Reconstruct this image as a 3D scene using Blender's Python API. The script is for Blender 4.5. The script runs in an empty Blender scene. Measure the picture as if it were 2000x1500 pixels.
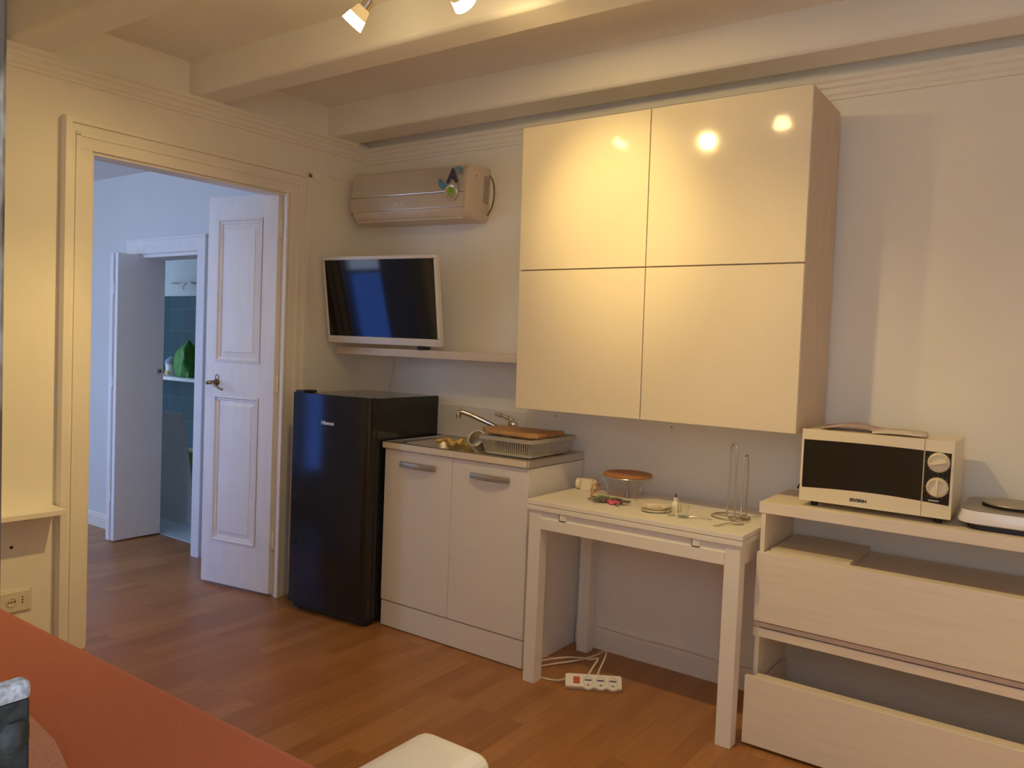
import bpy, bmesh, math, random
from mathutils import Vector, Matrix, Euler
random.seed(7)
PI = math.pi
C = bpy.context.scene.collection
scene = bpy.context.scene

# ---------------------------------------------------------------- camera, world, exposure
cam_d = bpy.data.cameras.new('camera'); cam = bpy.data.objects.new('camera', cam_d); C.objects.link(cam)
YAW, PIT, ROLL = 0.6168, -0.0450, 0.0408
fw = Vector((-math.sin(YAW)*math.cos(PIT), math.cos(YAW)*math.cos(PIT), math.sin(PIT)))
rt = Vector((math.cos(YAW), math.sin(YAW), 0)); up = rt.cross(fw)
r2 = math.cos(ROLL)*rt + math.sin(ROLL)*up; u2 = -math.sin(ROLL)*rt + math.cos(ROLL)*up
cam.matrix_world = Matrix(((r2.x, u2.x, -fw.x, 3.3636), (r2.y, u2.y, -fw.y, -3.2169), (r2.z, u2.z, -fw.z, 1.3682), (0, 0, 0, 1)))
cam_d.sensor_fit = 'HORIZONTAL'; cam_d.sensor_width = 36.0
cam_d.lens = 1551.37/2000*36.0; cam_d.clip_start = 0.02
scene.camera = cam

SKY = 4.2          # daylight outside both windows
SPOT = 16.0        # watts of each ceiling spot
GLOW = 30.0        # glow of the frosted lamp glass
world = bpy.data.worlds.new('sky'); scene.world = world; world.use_nodes = True
wn = world.node_tree; bg = wn.nodes['Background']
bg.inputs[0].default_value = (0.55, 0.71, 1.0, 1); bg.inputs[1].default_value = SKY
scene.view_settings.view_transform = 'Standard'; scene.view_settings.look = 'None'
scene.view_settings.exposure = -0.03; scene.view_settings.gamma = 1.0
scene.view_settings.use_curve_mapping = False
scene.cycles.max_bounces = 14; scene.cycles.diffuse_bounces = 10
scene.cycles.sample_clamp_indirect = 6.0
LAMP = (1.0, 0.71, 0.26)

# ---------------------------------------------------------------- materials
MATS = {}
def mat(name, col, rough=0.5, metal=0.0, noise=0.0, scale=8.0, bump=0.0, bscale=60.0, trans=0.0, alpha=1.0, emit=None, estr=0.0, coat=0.0, stretch=None, sheen=0.0, ior=1.45, spec=0.5):
    m = bpy.data.materials.new(name); m.use_nodes = True
    nt = m.node_tree; b = nt.nodes['Principled BSDF']
    b.inputs['Base Color'].default_value = (*col, 1); b.inputs['Roughness'].default_value = rough
    b.inputs['Metallic'].default_value = metal; b.inputs['Transmission Weight'].default_value = trans
    b.inputs['Alpha'].default_value = alpha; b.inputs['Coat Weight'].default_value = coat
    b.inputs['Sheen Weight'].default_value = sheen; b.inputs['IOR'].default_value = ior
    b.inputs['Specular IOR Level'].default_value = spec
    if emit: b.inputs['Emission Color'].default_value = (*emit, 1); b.inputs['Emission Strength'].default_value = estr
    tc = nt.nodes.new('ShaderNodeTexCoord'); mp = nt.nodes.new('ShaderNodeMapping')
    nt.links.new(tc.outputs['Object'], mp.inputs['Vector'])
    if stretch: mp.inputs['Scale'].default_value = stretch
    if noise > 0:
        n = nt.nodes.new('ShaderNodeTexNoise'); n.inputs['Scale'].default_value = scale; n.inputs['Detail'].default_value = 4
        nt.links.new(mp.outputs[0], n.inputs['Vector'])
        r = nt.nodes.new('ShaderNodeValToRGB')
        r.color_ramp.elements[0].position = 0.3; r.color_ramp.elements[1].position = 0.7
        r.color_ramp.elements[0].color = (*[c*(1-noise) for c in col], 1)
        r.color_ramp.elements[1].color = (*[min(1, c*(1+noise)) for c in col], 1)
        nt.links.new(n.outputs['Fac'], r.inputs[0]); nt.links.new(r.outputs[0], b.inputs['Base Color'])
    if bump > 0:
        n2 = nt.nodes.new('ShaderNodeTexNoise'); n2.inputs['Scale'].default_value = bscale; n2.inputs['Detail'].default_value = 3
        nt.links.new(mp.outputs[0], n2.inputs['Vector'])
        bp = nt.nodes.new('ShaderNodeBump'); bp.inputs['Strength'].default_value = bump; bp.inputs['Distance'].default_value = 0.002
        nt.links.new(n2.outputs['Fac'], bp.inputs['Height']); nt.links.new(bp.outputs[0], b.inputs['Normal'])
    MATS[name] = m
    return m

WALL = mat('wall_paint', (0.85, 0.83, 0.75), 0.75, noise=0.03, scale=2.5, bump=0.12, bscale=45, spec=0.2)
CEIL = mat('ceiling_paint', (0.85, 0.83, 0.75), 0.8, noise=0.03, scale=3, bump=0.15, bscale=30, spec=0.2)
TRIM = mat('trim_paint', (0.84, 0.81, 0.74), 0.4, noise=0.03, scale=5, bump=0.1, bscale=40)
COOL = mat('cool_paint', (0.69, 0.70, 0.71), 0.7, noise=0.02, scale=3, bump=0.1, bscale=40)
DOORP = mat('door_paint', (0.82, 0.81, 0.81), 0.38, noise=0.035, scale=6, bump=0.12, bscale=25, stretch=(3, 3, 1))
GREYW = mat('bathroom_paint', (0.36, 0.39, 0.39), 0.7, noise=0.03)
BIFOLD = mat('bifold_paint', (0.80, 0.82, 0.84), 0.5, noise=0.02, scale=6)
CREAM = mat('cream_gloss', (0.80, 0.72, 0.56), 0.09, coat=0.3, noise=0.01, scale=4)
ASHW = mat('cabinet_side_wood', (0.66, 0.54, 0.42), 0.5, noise=0.06, scale=6, stretch=(8, 8, 1), bump=0.05)
SHELFW = mat('pale_shelf_wood', (0.70, 0.60, 0.49), 0.45, noise=0.03, scale=4, stretch=(1, 9, 9))
WHITEM = mat('white_melamine', (0.80, 0.775, 0.74), 0.5, noise=0.015, scale=5)
WHITET = mat('white_table_foil', (0.82, 0.80, 0.74), 0.45, noise=0.015, scale=6)
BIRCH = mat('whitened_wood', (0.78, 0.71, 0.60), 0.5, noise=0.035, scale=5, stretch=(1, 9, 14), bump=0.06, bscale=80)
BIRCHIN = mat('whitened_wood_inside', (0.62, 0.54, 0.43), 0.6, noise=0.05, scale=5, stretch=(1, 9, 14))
STEEL = mat('brushed_steel', (0.72, 0.69, 0.64), 0.42, metal=1.0, noise=0.04, scale=30, stretch=(1, 12, 1))
EDGE = mat('steel_edge_reflection', (0.80, 0.72, 0.58), 0.4, metal=0.15, noise=0.02)  # steel edge, its bright reflection put into the base colour
CHROME = mat('chrome', (0.72, 0.70, 0.68), 0.15, metal=1.0, noise=0.02)
NICKEL = mat('satin_nickel', (0.55, 0.50, 0.44), 0.35, metal=1.0, noise=0.03)
GREYH = mat('grey_handle', (0.40, 0.38, 0.37), 0.4, metal=0.6, noise=0.03)
BRONZE = mat('aged_bronze', (0.25, 0.17, 0.09), 0.4, metal=0.9, noise=0.15, scale=30)
BLACK = mat('fridge_black', (0.016, 0.016, 0.017), 0.09, noise=0.05, scale=20)
BLACKM = mat('black_plastic', (0.018, 0.017, 0.016), 0.45, noise=0.1, scale=20)
SCREEN = mat('screen_glass', (0.008, 0.008, 0.009), 0.06, noise=0.05)
MWGLASS = mat('oven_glass', (0.020, 0.015, 0.011), 0.12, noise=0.08, scale=3)
WPLAST = mat('white_plastic', (0.76, 0.74, 0.71), 0.35, noise=0.01)
ACP = mat('aged_white_plastic', (0.68, 0.58, 0.46), 0.4, noise=0.02, scale=4)
ACF = mat('silver_panel', (0.66, 0.61, 0.56), 0.25, metal=0.55, noise=0.015)
MWC = mat('cream_enamel', (0.80, 0.72, 0.53), 0.28, noise=0.01)
CREAMP = mat('cream_plastic', (0.78, 0.70, 0.55), 0.4, noise=0.02)
HOBW = mat('white_enamel', (0.86, 0.85, 0.87), 0.2, noise=0.01)
HOBG = mat('grey_hob_top', (0.34, 0.31, 0.26), 0.35, metal=0.3, noise=0.03)
HOBP = mat('iron_plate', (0.42, 0.38, 0.30), 0.4, metal=0.5, noise=0.05, scale=20)
DARK = mat('dark_void', (0.02, 0.018, 0.016), 0.8, noise=0.05)
BAMB = mat('bamboo', (0.55, 0.30, 0.11), 0.5, noise=0.14, scale=8, stretch=(2, 16, 4), bump=0.05)
CORK = mat('orange_wood', (0.50, 0.21, 0.06), 0.5, noise=0.12, scale=14, stretch=(1, 6, 1))
REDF = mat('red_felt', (0.56, 0.165, 0.085), 0.95, noise=0.10, scale=220, bump=0.5, bscale=350, sheen=0.3, spec=0.1)
PINKW = mat('pink_weave', (0.66, 0.38, 0.34), 0.95, noise=0.2, scale=260, bump=0.9, bscale=220, spec=0.1)
LEATH = mat('white_leatherette', (0.80, 0.79, 0.75), 0.45, noise=0.02, scale=12, bump=0.08, bscale=120)
YELL = mat('yellow_cloth', (0.66, 0.48, 0.16), 0.9, noise=0.12, scale=40, bump=0.4, bscale=120)
FROST = mat('frosted_plastic', (0.62, 0.58, 0.50), 0.35, trans=0.35, noise=0.02)
GLASS = mat('clear_glass', (0.95, 0.97, 0.95), 0.03, trans=1.0, noise=0.005)
CERAM = mat('cream_ceramic', (0.80, 0.74, 0.60), 0.25, noise=0.015)
GREEN = mat('green_plastic', (0.06, 0.27, 0.03), 0.45, noise=0.25, scale=14)
KEYG = mat('green_key_cover', (0.25, 0.42, 0.08), 0.5, noise=0.05)
KEYP = mat('pink_key_cover', (0.75, 0.14, 0.22), 0.5, noise=0.05)
KEYD = mat('key_metal', (0.30, 0.27, 0.23), 0.35, metal=0.9, noise=0.1, scale=40)
ORANGE = mat('orange_cord', (0.60, 0.27, 0.04), 0.6, noise=0.05)
INK = mat('black_ink', (0.02, 0.02, 0.025), 0.5, noise=0.02)
SILVER = mat('silver_lettering', (0.75, 0.75, 0.75), 0.35, metal=0.3, noise=0.02)
BLUEI = mat('blue_ink', (0.10, 0.28, 0.42), 0.5, noise=0.1, scale=60)
NAVY = mat('navy_ink', (0.035, 0.04, 0.10), 0.5, noise=0.02)
LCD = mat('green_display', (0.16, 0.24, 0.02), 0.3, noise=0.5, scale=140, emit=(0.5, 0.8, 0.05), estr=0.06)
LABELM = mat('rating_label', (0.42, 0.36, 0.30), 0.5, noise=0.35, scale=130)
RED = mat('red_switch', (0.50, 0.03, 0.02), 0.3, noise=0.05)
BLUEP = mat('blue_shutter_plastic', (0.08, 0.09, 0.22), 0.4, noise=0.05)
PAPER1 = mat('magazine_cover', (0.50, 0.36, 0.32), 0.4, noise=0.35, scale=18)
PAPER2 = mat('leaflet_paper', (0.66, 0.58, 0.48), 0.5, noise=0.2, scale=30)
BTILE = mat('bathroom_floor_tile', (0.55, 0.66, 0.70), 0.3, noise=0.05, scale=10)
SOCK = mat('grey_socket_plastic', (0.50, 0.51, 0.55), 0.35, noise=0.02)
PALE = mat('pale_board', (0.64, 0.66, 0.66), 0.5, noise=0.02)
BUCKET = mat('pale_green_plastic', (0.42, 0.52, 0.24), 0.5, noise=0.05)
LID = mat('blue_grey_lid', (0.25, 0.33, 0.40), 0.5, noise=0.05)
CORDW = mat('white_cord', (0.72, 0.66, 0.56), 0.5, noise=0.02)
PORC = mat('socket_plate', (0.74, 0.69, 0.58), 0.35, noise=0.01)
HOTG = mat('lamp_glass_lit', (0.9, 0.85, 0.7), 0.5, emit=(1.0, 0.74, 0.36), estr=GLOW, noise=0.01)
WARMG = mat('lamp_glass_upper', (0.75, 0.62, 0.36), 0.4, emit=(1.0, 0.70, 0.30), estr=0.35, noise=0.01)

def tiles():
    m = mat('teal_tile', (0.10, 0.20, 0.24), 0.25); nt = m.node_tree; b = nt.nodes['Principled BSDF']
    tc = [n for n in nt.nodes if n.type == 'TEX_COORD'][0]
    mp = nt.nodes.new('ShaderNodeMapping'); mp.inputs['Rotation'].default_value = (PI/2, 0, 0)
    br = nt.nodes.new('ShaderNodeTexBrick'); br.offset = 0; br.inputs['Scale'].default_value = 1
    br.inputs['Brick Width'].default_value = 0.2; br.inputs['Row Height'].default_value = 0.2
    br.inputs['Mortar Size'].default_value = 0.003
    br.inputs['Color1'].default_value = (0.036, 0.075, 0.088, 1); br.inputs['Color2'].default_value = (0.030, 0.060, 0.074, 1)
    br.inputs['Mortar'].default_value = (0.06, 0.10, 0.115, 1)
    nt.links.new(tc.outputs['Object'], mp.inputs[0]); nt.links.new(mp.outputs[0], br.inputs['Vector']); nt.links.new(br.outputs['Color'], b.inputs['Base Color'])
    return m
TEAL = tiles()

def parquet():
    m = mat('oak_parquet', (0.36, 0.17, 0.06), 0.34, spec=0.45); nt = m.node_tree; b = nt.nodes['Principled BSDF']
    L = nt.links.new
    tc = [n for n in nt.nodes if n.type == 'TEX_COORD'][0]
    mp = nt.nodes.new('ShaderNodeMapping'); mp.inputs['Rotation'].default_value = (0, 0, PI/2)
    L(tc.outputs['Object'], mp.inputs[0])
    br = nt.nodes.new('ShaderNodeTexBrick'); br.offset = 0.37; br.offset_frequency = 2; br.squash = 1
    br.inputs['Scale'].default_value = 1; br.inputs['Brick Width'].default_value = 0.52; br.inputs['Row Height'].default_value = 0.072
    br.inputs['Mortar Size'].default_value = 0.0007; br.inputs['Mortar Smooth'].default_value = 0.3
    br.inputs['Color1'].default_value = (0.0, 0, 0, 1); br.inputs['Color2'].default_value = (1, 1, 1, 1); br.inputs['Mortar'].default_value = (0.12, 0.12, 0.12, 1)
    L(mp.outputs[0], br.inputs['Vector'])
    rp = nt.nodes.new('ShaderNodeValToRGB')
    e = rp.color_ramp.elements
    e[0].position = 0.0; e[0].color = (0.335, 0.145, 0.046, 1); e[1].position = 1.0; e[1].color = (0.45, 0.215, 0.078, 1)
    k = rp.color_ramp.elements.new(0.5); k.color = (0.385, 0.172, 0.056, 1)
    L(br.outputs['Color'], rp.inputs[0])
    m2 = nt.nodes.new('ShaderNodeMapping'); m2.inputs['Scale'].default_value = (30, 1.6, 1); L(tc.outputs['Object'], m2.inputs[0])
    n = nt.nodes.new('ShaderNodeTexNoise'); n.inputs['Scale'].default_value = 2.2; n.inputs['Detail'].default_value = 6; L(m2.outputs[0], n.inputs['Vector'])
    mx = nt.nodes.new('ShaderNodeMix'); mx.data_type = 'RGBA'; mx.blend_type = 'MULTIPLY'; mx.inputs['Factor'].default_value = 0.4
    r3 = nt.nodes.new('ShaderNodeValToRGB'); r3.color_ramp.elements[0].color = (0.62, 0.55, 0.5, 1); r3.color_ramp.elements[1].color = (1.15, 1.12, 1.1, 1)
    r3.color_ramp.elements[0].position = 0.3; r3.color_ramp.elements[1].position = 0.7
    L(n.outputs['Fac'], r3.inputs[0]); L(rp.outputs[0], mx.inputs[6]); L(r3.outputs[0], mx.inputs[7]); L(mx.outputs[2], b.inputs['Base Color'])
    bp = nt.nodes.new('ShaderNodeBump'); bp.inputs['Strength'].default_value = 0.06; bp.inputs['Distance'].default_value = 0.001
    L(n.outputs['Fac'], bp.inputs['Height']); L(bp.outputs[0], b.inputs['Normal'])
    return m
PARQ = parquet()

def worn():
    m = mat('worn_paint', (0.2, 0.16, 0.1), 0.7); nt = m.node_tree; b = nt.nodes['Principled BSDF']
    tc = [n for n in nt.nodes if n.type == 'TEX_COORD'][0]
    n = nt.nodes.new('ShaderNodeTexNoise'); n.inputs['Scale'].default_value = 45; n.inputs['Detail'].default_value = 5
    mp = nt.nodes.new('ShaderNodeMapping'); mp.inputs['Scale'].default_value = (1, 1, 0.35)
    nt.links.new(tc.outputs['Object'], mp.inputs[0]); nt.links.new(mp.outputs[0], n.inputs['Vector'])
    r = nt.nodes.new('ShaderNodeValToRGB'); e = r.color_ramp.elements
    e[0].position = 0.42; e[0].color = (0.09, 0.06, 0.035, 1); e[1].position = 0.62; e[1].color = (0.5, 0.45, 0.38, 1)
    k = e.new(0.52); k.color = (0.24, 0.19, 0.12, 1)
    nt.links.new(n.outputs['Fac'], r.inputs[0]); nt.links.new(r.outputs[0], b.inputs['Base Color'])
    return m
WORN = worn()
LATCH = mat('rusty_latch', (0.016, 0.015, 0.010), 0.75, metal=0.0, noise=0.75, scale=150, bump=0.4, bscale=90)
FLAKE = mat('flaking_white_paint', (0.30, 0.28, 0.26), 0.8, noise=0.4, scale=260, bump=0.8, bscale=90)

# ---------------------------------------------------------------- mesh builder
class MB:
    """collects shapes in one mesh"""
    def __init__(s): s.v = []; s.f = []
    def add(s, vs, fs, M=None):
        o = len(s.v)
        for p in vs:
            p = Vector(p)
            s.v.append(M @ p if M else p)
        s.f += [tuple(i+o for i in f) for f in fs]
        return s
    def box(s, x0, x1, y0, y1, z0, z1, M=None):
        vs = [(x0,y0,z0),(x1,y0,z0),(x1,y1,z0),(x0,y1,z0),(x0,y0,z1),(x1,y0,z1),(x1,y1,z1),(x0,y1,z1)]
        return s.add(vs, [(3,2,1,0),(4,5,6,7),(0,1,5,4),(1,2,6,5),(2,3,7,6),(3,0,4,7)], M)
    def prism(s, pts, axis, a, b, M=None):
        """extrude a closed outline; axis 'x','y','z' runs from a to b; pts are the two other coordinates in order"""
        n = len(pts)
        def P(t, q):
            if axis == 'x': return (t, q[0], q[1])
            if axis == 'y': return (q[0], t, q[1])
            return (q[0], q[1], t)
        vs = [P(a, q) for q in pts] + [P(b, q) for q in pts]
        fs = [tuple(range(n))[::-1], tuple(range(n, 2*n))] + [(i, (i+1) % n, n+(i+1) % n, n+i) for i in range(n)]
        return s.add(vs, fs, M)
    def lathe(s, prof, seg=24, M=None, cap0=True, cap1=True):
        """profile [(r,z)...] turned about z"""
        vs, fs = [], []
        for r, z in prof:
            for k in range(seg):
                a = 2*PI*k/seg; vs.append((r*math.cos(a), r*math.sin(a), z))
        for i in range(len(prof)-1):
            for k in range(seg):
                k2 = (k+1) % seg; fs.append((i*seg+k, i*seg+k2, (i+1)*seg+k2, (i+1)*seg+k))
        if cap0: fs.append(tuple(range(seg))[::-1])
        if cap1: fs.append(tuple((len(prof)-1)*seg+k for k in range(seg)))
        return s.add(vs, fs, M)
    def tube(s, path, r, seg=8, closed=False, M=None):
        P = [Vector(p) for p in path]; n = len(P)
        rs = r if isinstance(r, (list, tuple)) else [r]*n
        vs, fs = [], []
        prev = None
        for i, p in enumerate(P):
            a = P[(i-1) % n] if (closed or i > 0) else p
            b = P[(i+1) % n] if (closed or i < n-1) else p
            t = (b-a).normalized()
            if prev is None:
                ref = Vector((0, 0, 1)) if abs(t.z) < 0.9 else Vector((1, 0, 0))
                nrm = t.cross(ref).normalized()
            else:
                nrm = (prev - t*prev.dot(t)); nrm = nrm.normalized() if nrm.length > 1e-6 else t.orthogonal().normalized()
            prev = nrm; bi = t.cross(nrm)
            for k in range(seg):
                an = 2*PI*k/seg; vs.append(p + (nrm*math.cos(an)+bi*math.sin(an))*rs[i])
        m = n if closed else n-1
        for i in range(m):
            j = (i+1) % n
            for k in range(seg):
                k2 = (k+1) % seg; fs.append((i*seg+k, i*seg+k2, j*seg+k2, j*seg+k))
        if not closed:
            fs.append(tuple(range(seg))[::-1]); fs.append(tuple((n-1)*seg+k for k in range(seg)))
        return s.add(vs, fs, M)

def smooth_path(pts, n=8):
    """Catmull-Rom through pts"""
    P = [Vector(p) for p in pts]; P = [P[0]*2-P[1]] + P + [P[-1]*2-P[-2]]; out = []
    for i in range(1, len(P)-2):
        for k in range(n):
            t = k/n; a, b, c, d = P[i-1:i+3]
            out.append(0.5*((2*b)+(c-a)*t+(2*a-5*b+4*c-d)*t*t+(3*b-a-3*c+d)*t**3))
    out.append(P[-2]); return out

def rrect(x0, x1, y0, y1, r, n=5):
    o = []
    for cx, cy, a0 in ((x1-r, y1-r, 0), (x0+r, y1-r, PI/2), (x0+r, y0+r, PI), (x1-r, y0+r, 1.5*PI)):
        for k in range(n+1):
            a = a0+PI/2*k/n; o.append((cx+r*math.cos(a), cy+r*math.sin(a)))
    return o

def obj(name, mb, m, parent=None, bevel=0.0, seg=2, smooth=False, label=None, loc=(0, 0, 0), rot=None, sub=0):
    me = bpy.data.meshes.new(name); me.from_pydata([tuple(v) for v in mb.v], [], mb.f)
    bm = bmesh.new(); bm.from_mesh(me); bmesh.ops.recalc_face_normals(bm, faces=bm.faces); bm.to_mesh(me); bm.free()
    me.materials.append(m)
    o = bpy.data.objects.new(name, me); C.objects.link(o)
    o.location = loc
    if rot: o.rotation_euler = rot
    if parent: o.parent = parent
    if smooth:
        for p in me.polygons: p.use_smooth = True
        me.set_sharp_from_angle(angle=math.radians(40))
    if bevel:
        b = o.modifiers.new('bevel', 'BEVEL'); b.width = bevel; b.segments = seg; b.limit_method = 'ANGLE'; b.angle_limit = math.radians(40)
        b.harden_normals = False
    if sub:
        sm = o.modifiers.new('subdivision', 'SUBSURF'); sm.levels = sub; sm.render_levels = sub
    if label: o['label'] = label
    return o

def tag(o, label, cat, group=None):
    o['label'] = label; o['category'] = cat
    if group: o['group'] = group
    return o

def thing(name, label, cat, loc=(0, 0, 0), rot=(0, 0, 0), group=None):
    o = bpy.data.objects.new(name, None); C.objects.link(o); o.empty_display_size = 0.05
    o.location = loc; o.rotation_euler = rot
    return tag(o, label, cat, group)

def struct(name, mb, m, parent=None, bevel=0.0, smooth=False, loc=(0, 0, 0), rot=None):
    o = obj(name, mb, m, parent, bevel=bevel, smooth=smooth, loc=loc, rot=rot)
    if not parent: o['kind'] = 'structure'
    return o

def lettering(name, text, size, m, parent, M, extrude=0.0004, align='CENTER', shear=0.0, bold=0.0):
    cu = bpy.data.curves.new(name, 'FONT'); cu.body = text; cu.size = size; cu.extrude = extrude
    cu.align_x = align; cu.align_y = 'CENTER'; cu.shear = shear; cu.offset = bold
    t = bpy.data.objects.new(name, cu); C.objects.link(t)
    me = bpy.data.meshes.new_from_object(t.evaluated_get(bpy.context.evaluated_depsgraph_get()))
    bpy.data.objects.remove(t); me.transform(M); me.materials.append(m)
    o = bpy.data.objects.new(name, me); C.objects.link(o); o.parent = parent
    return o
def facing(x, y, z, tilt=0.0):      # text lying in the x-z plane, read from -y
    return Matrix.Translation((x, y, z)) @ Matrix.Rotation(PI/2+tilt, 4, 'X')

# ================================================================ SETTING
AL = -0.0445                       # the left wall runs a little off square
RL = (0, 0, AL)

# floor: one parquet running through both rooms
struct('floor', MB().box(-3.4, 5.0, -4.2, 0.1, -0.05, 0.0), PARQ)
# back wall
struct('wall_back', MB().box(-0.10, 5.0, 0.0, 0.12, 0.0, 2.70), WALL)
# left wall in its own frame: local x = out of the wall into the room, local y = along it
D0, D1, DZ = -1.507, -0.515, 2.122
w = MB(); w.box(-0.10, 0, D1, 0.0, 0, 2.70); w.box(-0.10, 0, -3.3, D0, 0, 2.70); w.box(-0.10, 0, D0, D1, DZ, 2.70)
struct('wall_left', w, WALL, rot=RL)
struct('wall_right', MB().box(4.85, 4.97, -3.3, 0.0, 0, 2.70), WALL)
# wall with the window the picture is taken through
w = MB(); w.box(-0.1, 2.80, -3.20, -3.03, 0, 2.70); w.box(3.64, 4.85, -3.20, -3.03, 0, 2.70); w.box(2.80, 3.64, -3.20, -3.03, 2.18, 2.70); w.box(2.80, 3.64, -3.20, -3.03, 0, 0.91)
struct('wall_front', w, WALL)
# ceiling with three plastered beams
struct('ceiling', MB().box(-0.2, 4.97, -3.2, 0.1, 2.625, 2.75), CEIL)
for i, (y0, y1) in enumerate(((-0.275, -0.085), (-1.075, -0.920), (-1.83, -1.668), (-2.63, -2.47))):
    bm_ = MB().prism([(y0, 2.64), (y0, 2.480), (y0+0.012, 2.468), (y1-0.012, 2.468), (y1, 2.480), (y1, 2.64)], 'x', -0.14, 4.9)
    struct('trim_%d' % (i+1), bm_, CEIL, bevel=0.006)
# plaster cornices
prof = [(0.0, 2.385), (0.012, 2.385), (0.012, 2.398), (0.020, 2.404), (0.020, 2.424), (0.030, 2.430), (0.030, 2.444), (0.042, 2.452), (0.042, 2.468), (0.0, 2.468)]
struct('trim_5', MB().prism([(-a, z-0.018) for a, z in prof], 'x', 0.0, 4.85), CEIL)
w = MB(); w.prism([(p[0], p[1]) for p in prof], 'y', -3.03, -0.0); struct('trim_6', w, CEIL, rot=RL)
# doorway casing on the left wall
w = MB()
for (ya, yb) in ((D0-0.088, D0), (D1, D1+0.10)):
    w.box(0, 0.016, ya, yb, 0, DZ+0.0)
w.box(0, 0.016, D0-0.088, D1+0.10, DZ, DZ+0.10)
w.box(0.0, 0.050, D0-0.122, D0-0.096, 0, DZ+0.115)
w.box(0, 0.016, D0-0.096, D0-0.088, 0, DZ+0.10)
w.box(0.0, 0.027, D1+0.10, D1+0.128, 0, DZ+0.125)
w.box(0.0, 0.027, D0-0.118, D1+0.128, DZ+0.10, DZ+0.125)
w.box(0.016, 0.022, D0-0.07, D0-0.05, 0, DZ+0.06); w.box(0.016, 0.022, D1+0.05, D1+0.07, 0, DZ+0.06); w.box(0.016, 0.022, D0-0.07, D1+0.07, DZ+0.05, DZ+0.07)
# jamb lining
w.box(-0.10, 0.0, D0, D0+0.012, 0, DZ); w.box(-0.10, 0.0, D1-0.012, D1, 0, DZ); w.box(-0.10, 0.0, D0, D1, DZ-0.012, DZ)
w.box(-0.012, 0.020, D1-0.020, D1-0.006, 0, DZ)
struct('trim_7', w, TRIM, rot=RL, bevel=0.002)
# skirting boards
bs = [(0, 0), (-0.019, 0), (-0.019, 0.085), (-0.014, 0.095), (-0.014, 0.104), (-0.006, 0.112), (0, 0.112)]
struct('baseboard_back', MB().prism(bs, 'x', 1.52, 4.85), TRIM)

# next room beyond the doorway
w = MB(); w.box(-1.045, -0.10, -0.355, -0.195, 0, 2.5); w.box(-3.3, -1.79, -0.355, -0.195, 0, 2.5); w.box(-1.79, -1.045, -0.355, -0.195, 1.885, 2.5)
struct('wall_next_room_back', w, COOL)
w = MB(); w.box(-3.3, -2.75, -2.75, -2.60, 0, 2.5); w.box(-1.72, -1.60, -2.75, -2.60, 0, 2.5); w.box(-0.60, -0.13, -2.75, -2.60, 0, 2.5)
w.box(-2.75, -1.72, -2.75, -2.60, 0, 0.25); w.box(-1.60, -0.60, -2.75, -2.60, 0, 0.25); w.box(-3.1, -0.60, -2.75, -2.60, 2.32, 2.5)
struct('wall_next_room_front', w, COOL)
struct('wall_next_room_left', MB().box(-3.42, -3.3, -2.75, -0.195, 0, 2.5), COOL)
struct('ceiling_next_room', MB().box(-3.42, -0.13, -2.75, -0.195, 2.42, 2.5), COOL)
w = MB()
for xa, xb, za in ((-2.75, -1.72, 0.25), (-1.60, -0.60, 0.25)):
    xm = (xa+xb)/2
    for x0, x1 in ((xa, xa+0.045), (xm-0.03, xm+0.03), (xb-0.045, xb)): w.box(x0, x1, -2.72, -2.66, za, 2.32)
    for z0, z1 in ((za, za+0.045), (2.275, 2.32)): w.box(xa, xb, -2.715, -2.665, z0, z1)
w.box(-1.60, -0.60, -2.715, -2.665, 1.285, 1.315)
win = struct('window_1', w, DOORP, bevel=0.003)
REFLECT_TINT = bpy.data.materials.new('blue_reflection_tint'); REFLECT_TINT.use_nodes = True  # unseen tinted pane added to colour the daylight mirrored in fridge and television
nt_ = REFLECT_TINT.node_tree; nt_.nodes.remove(nt_.nodes['Principled BSDF'])
tr_ = nt_.nodes.new('ShaderNodeBsdfTransparent'); tr_.inputs[0].default_value = (0.38, 0.54, 0.90, 1)
nt_.links.new(tr_.outputs[0], nt_.nodes['Material Output'].inputs[0])
struct('lower_pane', MB().box(-1.557, -1.128, -2.694, -2.688, 0.29, 1.29).box(-1.072, -0.643, -2.694, -2.688, 0.29, 1.29), REFLECT_TINT, parent=win)
struct('baseboard_next_room', MB().prism([(-0.355+a, z*0.85) for a, z in bs], 'x', -3.3, -1.82), TRIM)
# casing of the bathroom doorway
w = MB(); w.box(-1.045, -0.965, -0.372, -0.355, 0, 1.885); w.box(-1.86, -1.79, -0.372, -0.355, 0, 1.885); w.box(-1.86, -0.965, -0.372, -0.355, 1.885, 1.975)
w.box(-1.87, -0.955, -0.378, -0.355, 1.968, 1.982)
w.box(-1.79, -1.765, -0.355, -0.195, 0, 1.885); w.box(-1.07, -1.045, -0.355, -0.195, 0, 1.885); w.box(-1.79, -1.045, -0.355, -0.195, 1.862, 1.885)
struct('trim_8', w, DOORP, bevel=0.002)
# bathroom beyond it
struct('floor_bathroom', MB().box(-4.2, -1.0, -0.193, 1.0, 0.0, 0.006), BTILE)
struct('wall_bathroom_back', MB().box(-4.2, -1.0, 0.90, 1.0, 0, 1.715), TEAL)
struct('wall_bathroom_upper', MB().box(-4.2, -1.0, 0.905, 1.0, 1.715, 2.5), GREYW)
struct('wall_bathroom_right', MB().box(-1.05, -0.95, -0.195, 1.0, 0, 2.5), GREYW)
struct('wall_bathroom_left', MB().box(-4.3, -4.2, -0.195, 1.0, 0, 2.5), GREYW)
struct('ceiling_bathroom', MB().box(-4.3, -0.95, -0.195, 1.0, 2.42, 2.5), COOL)

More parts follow.
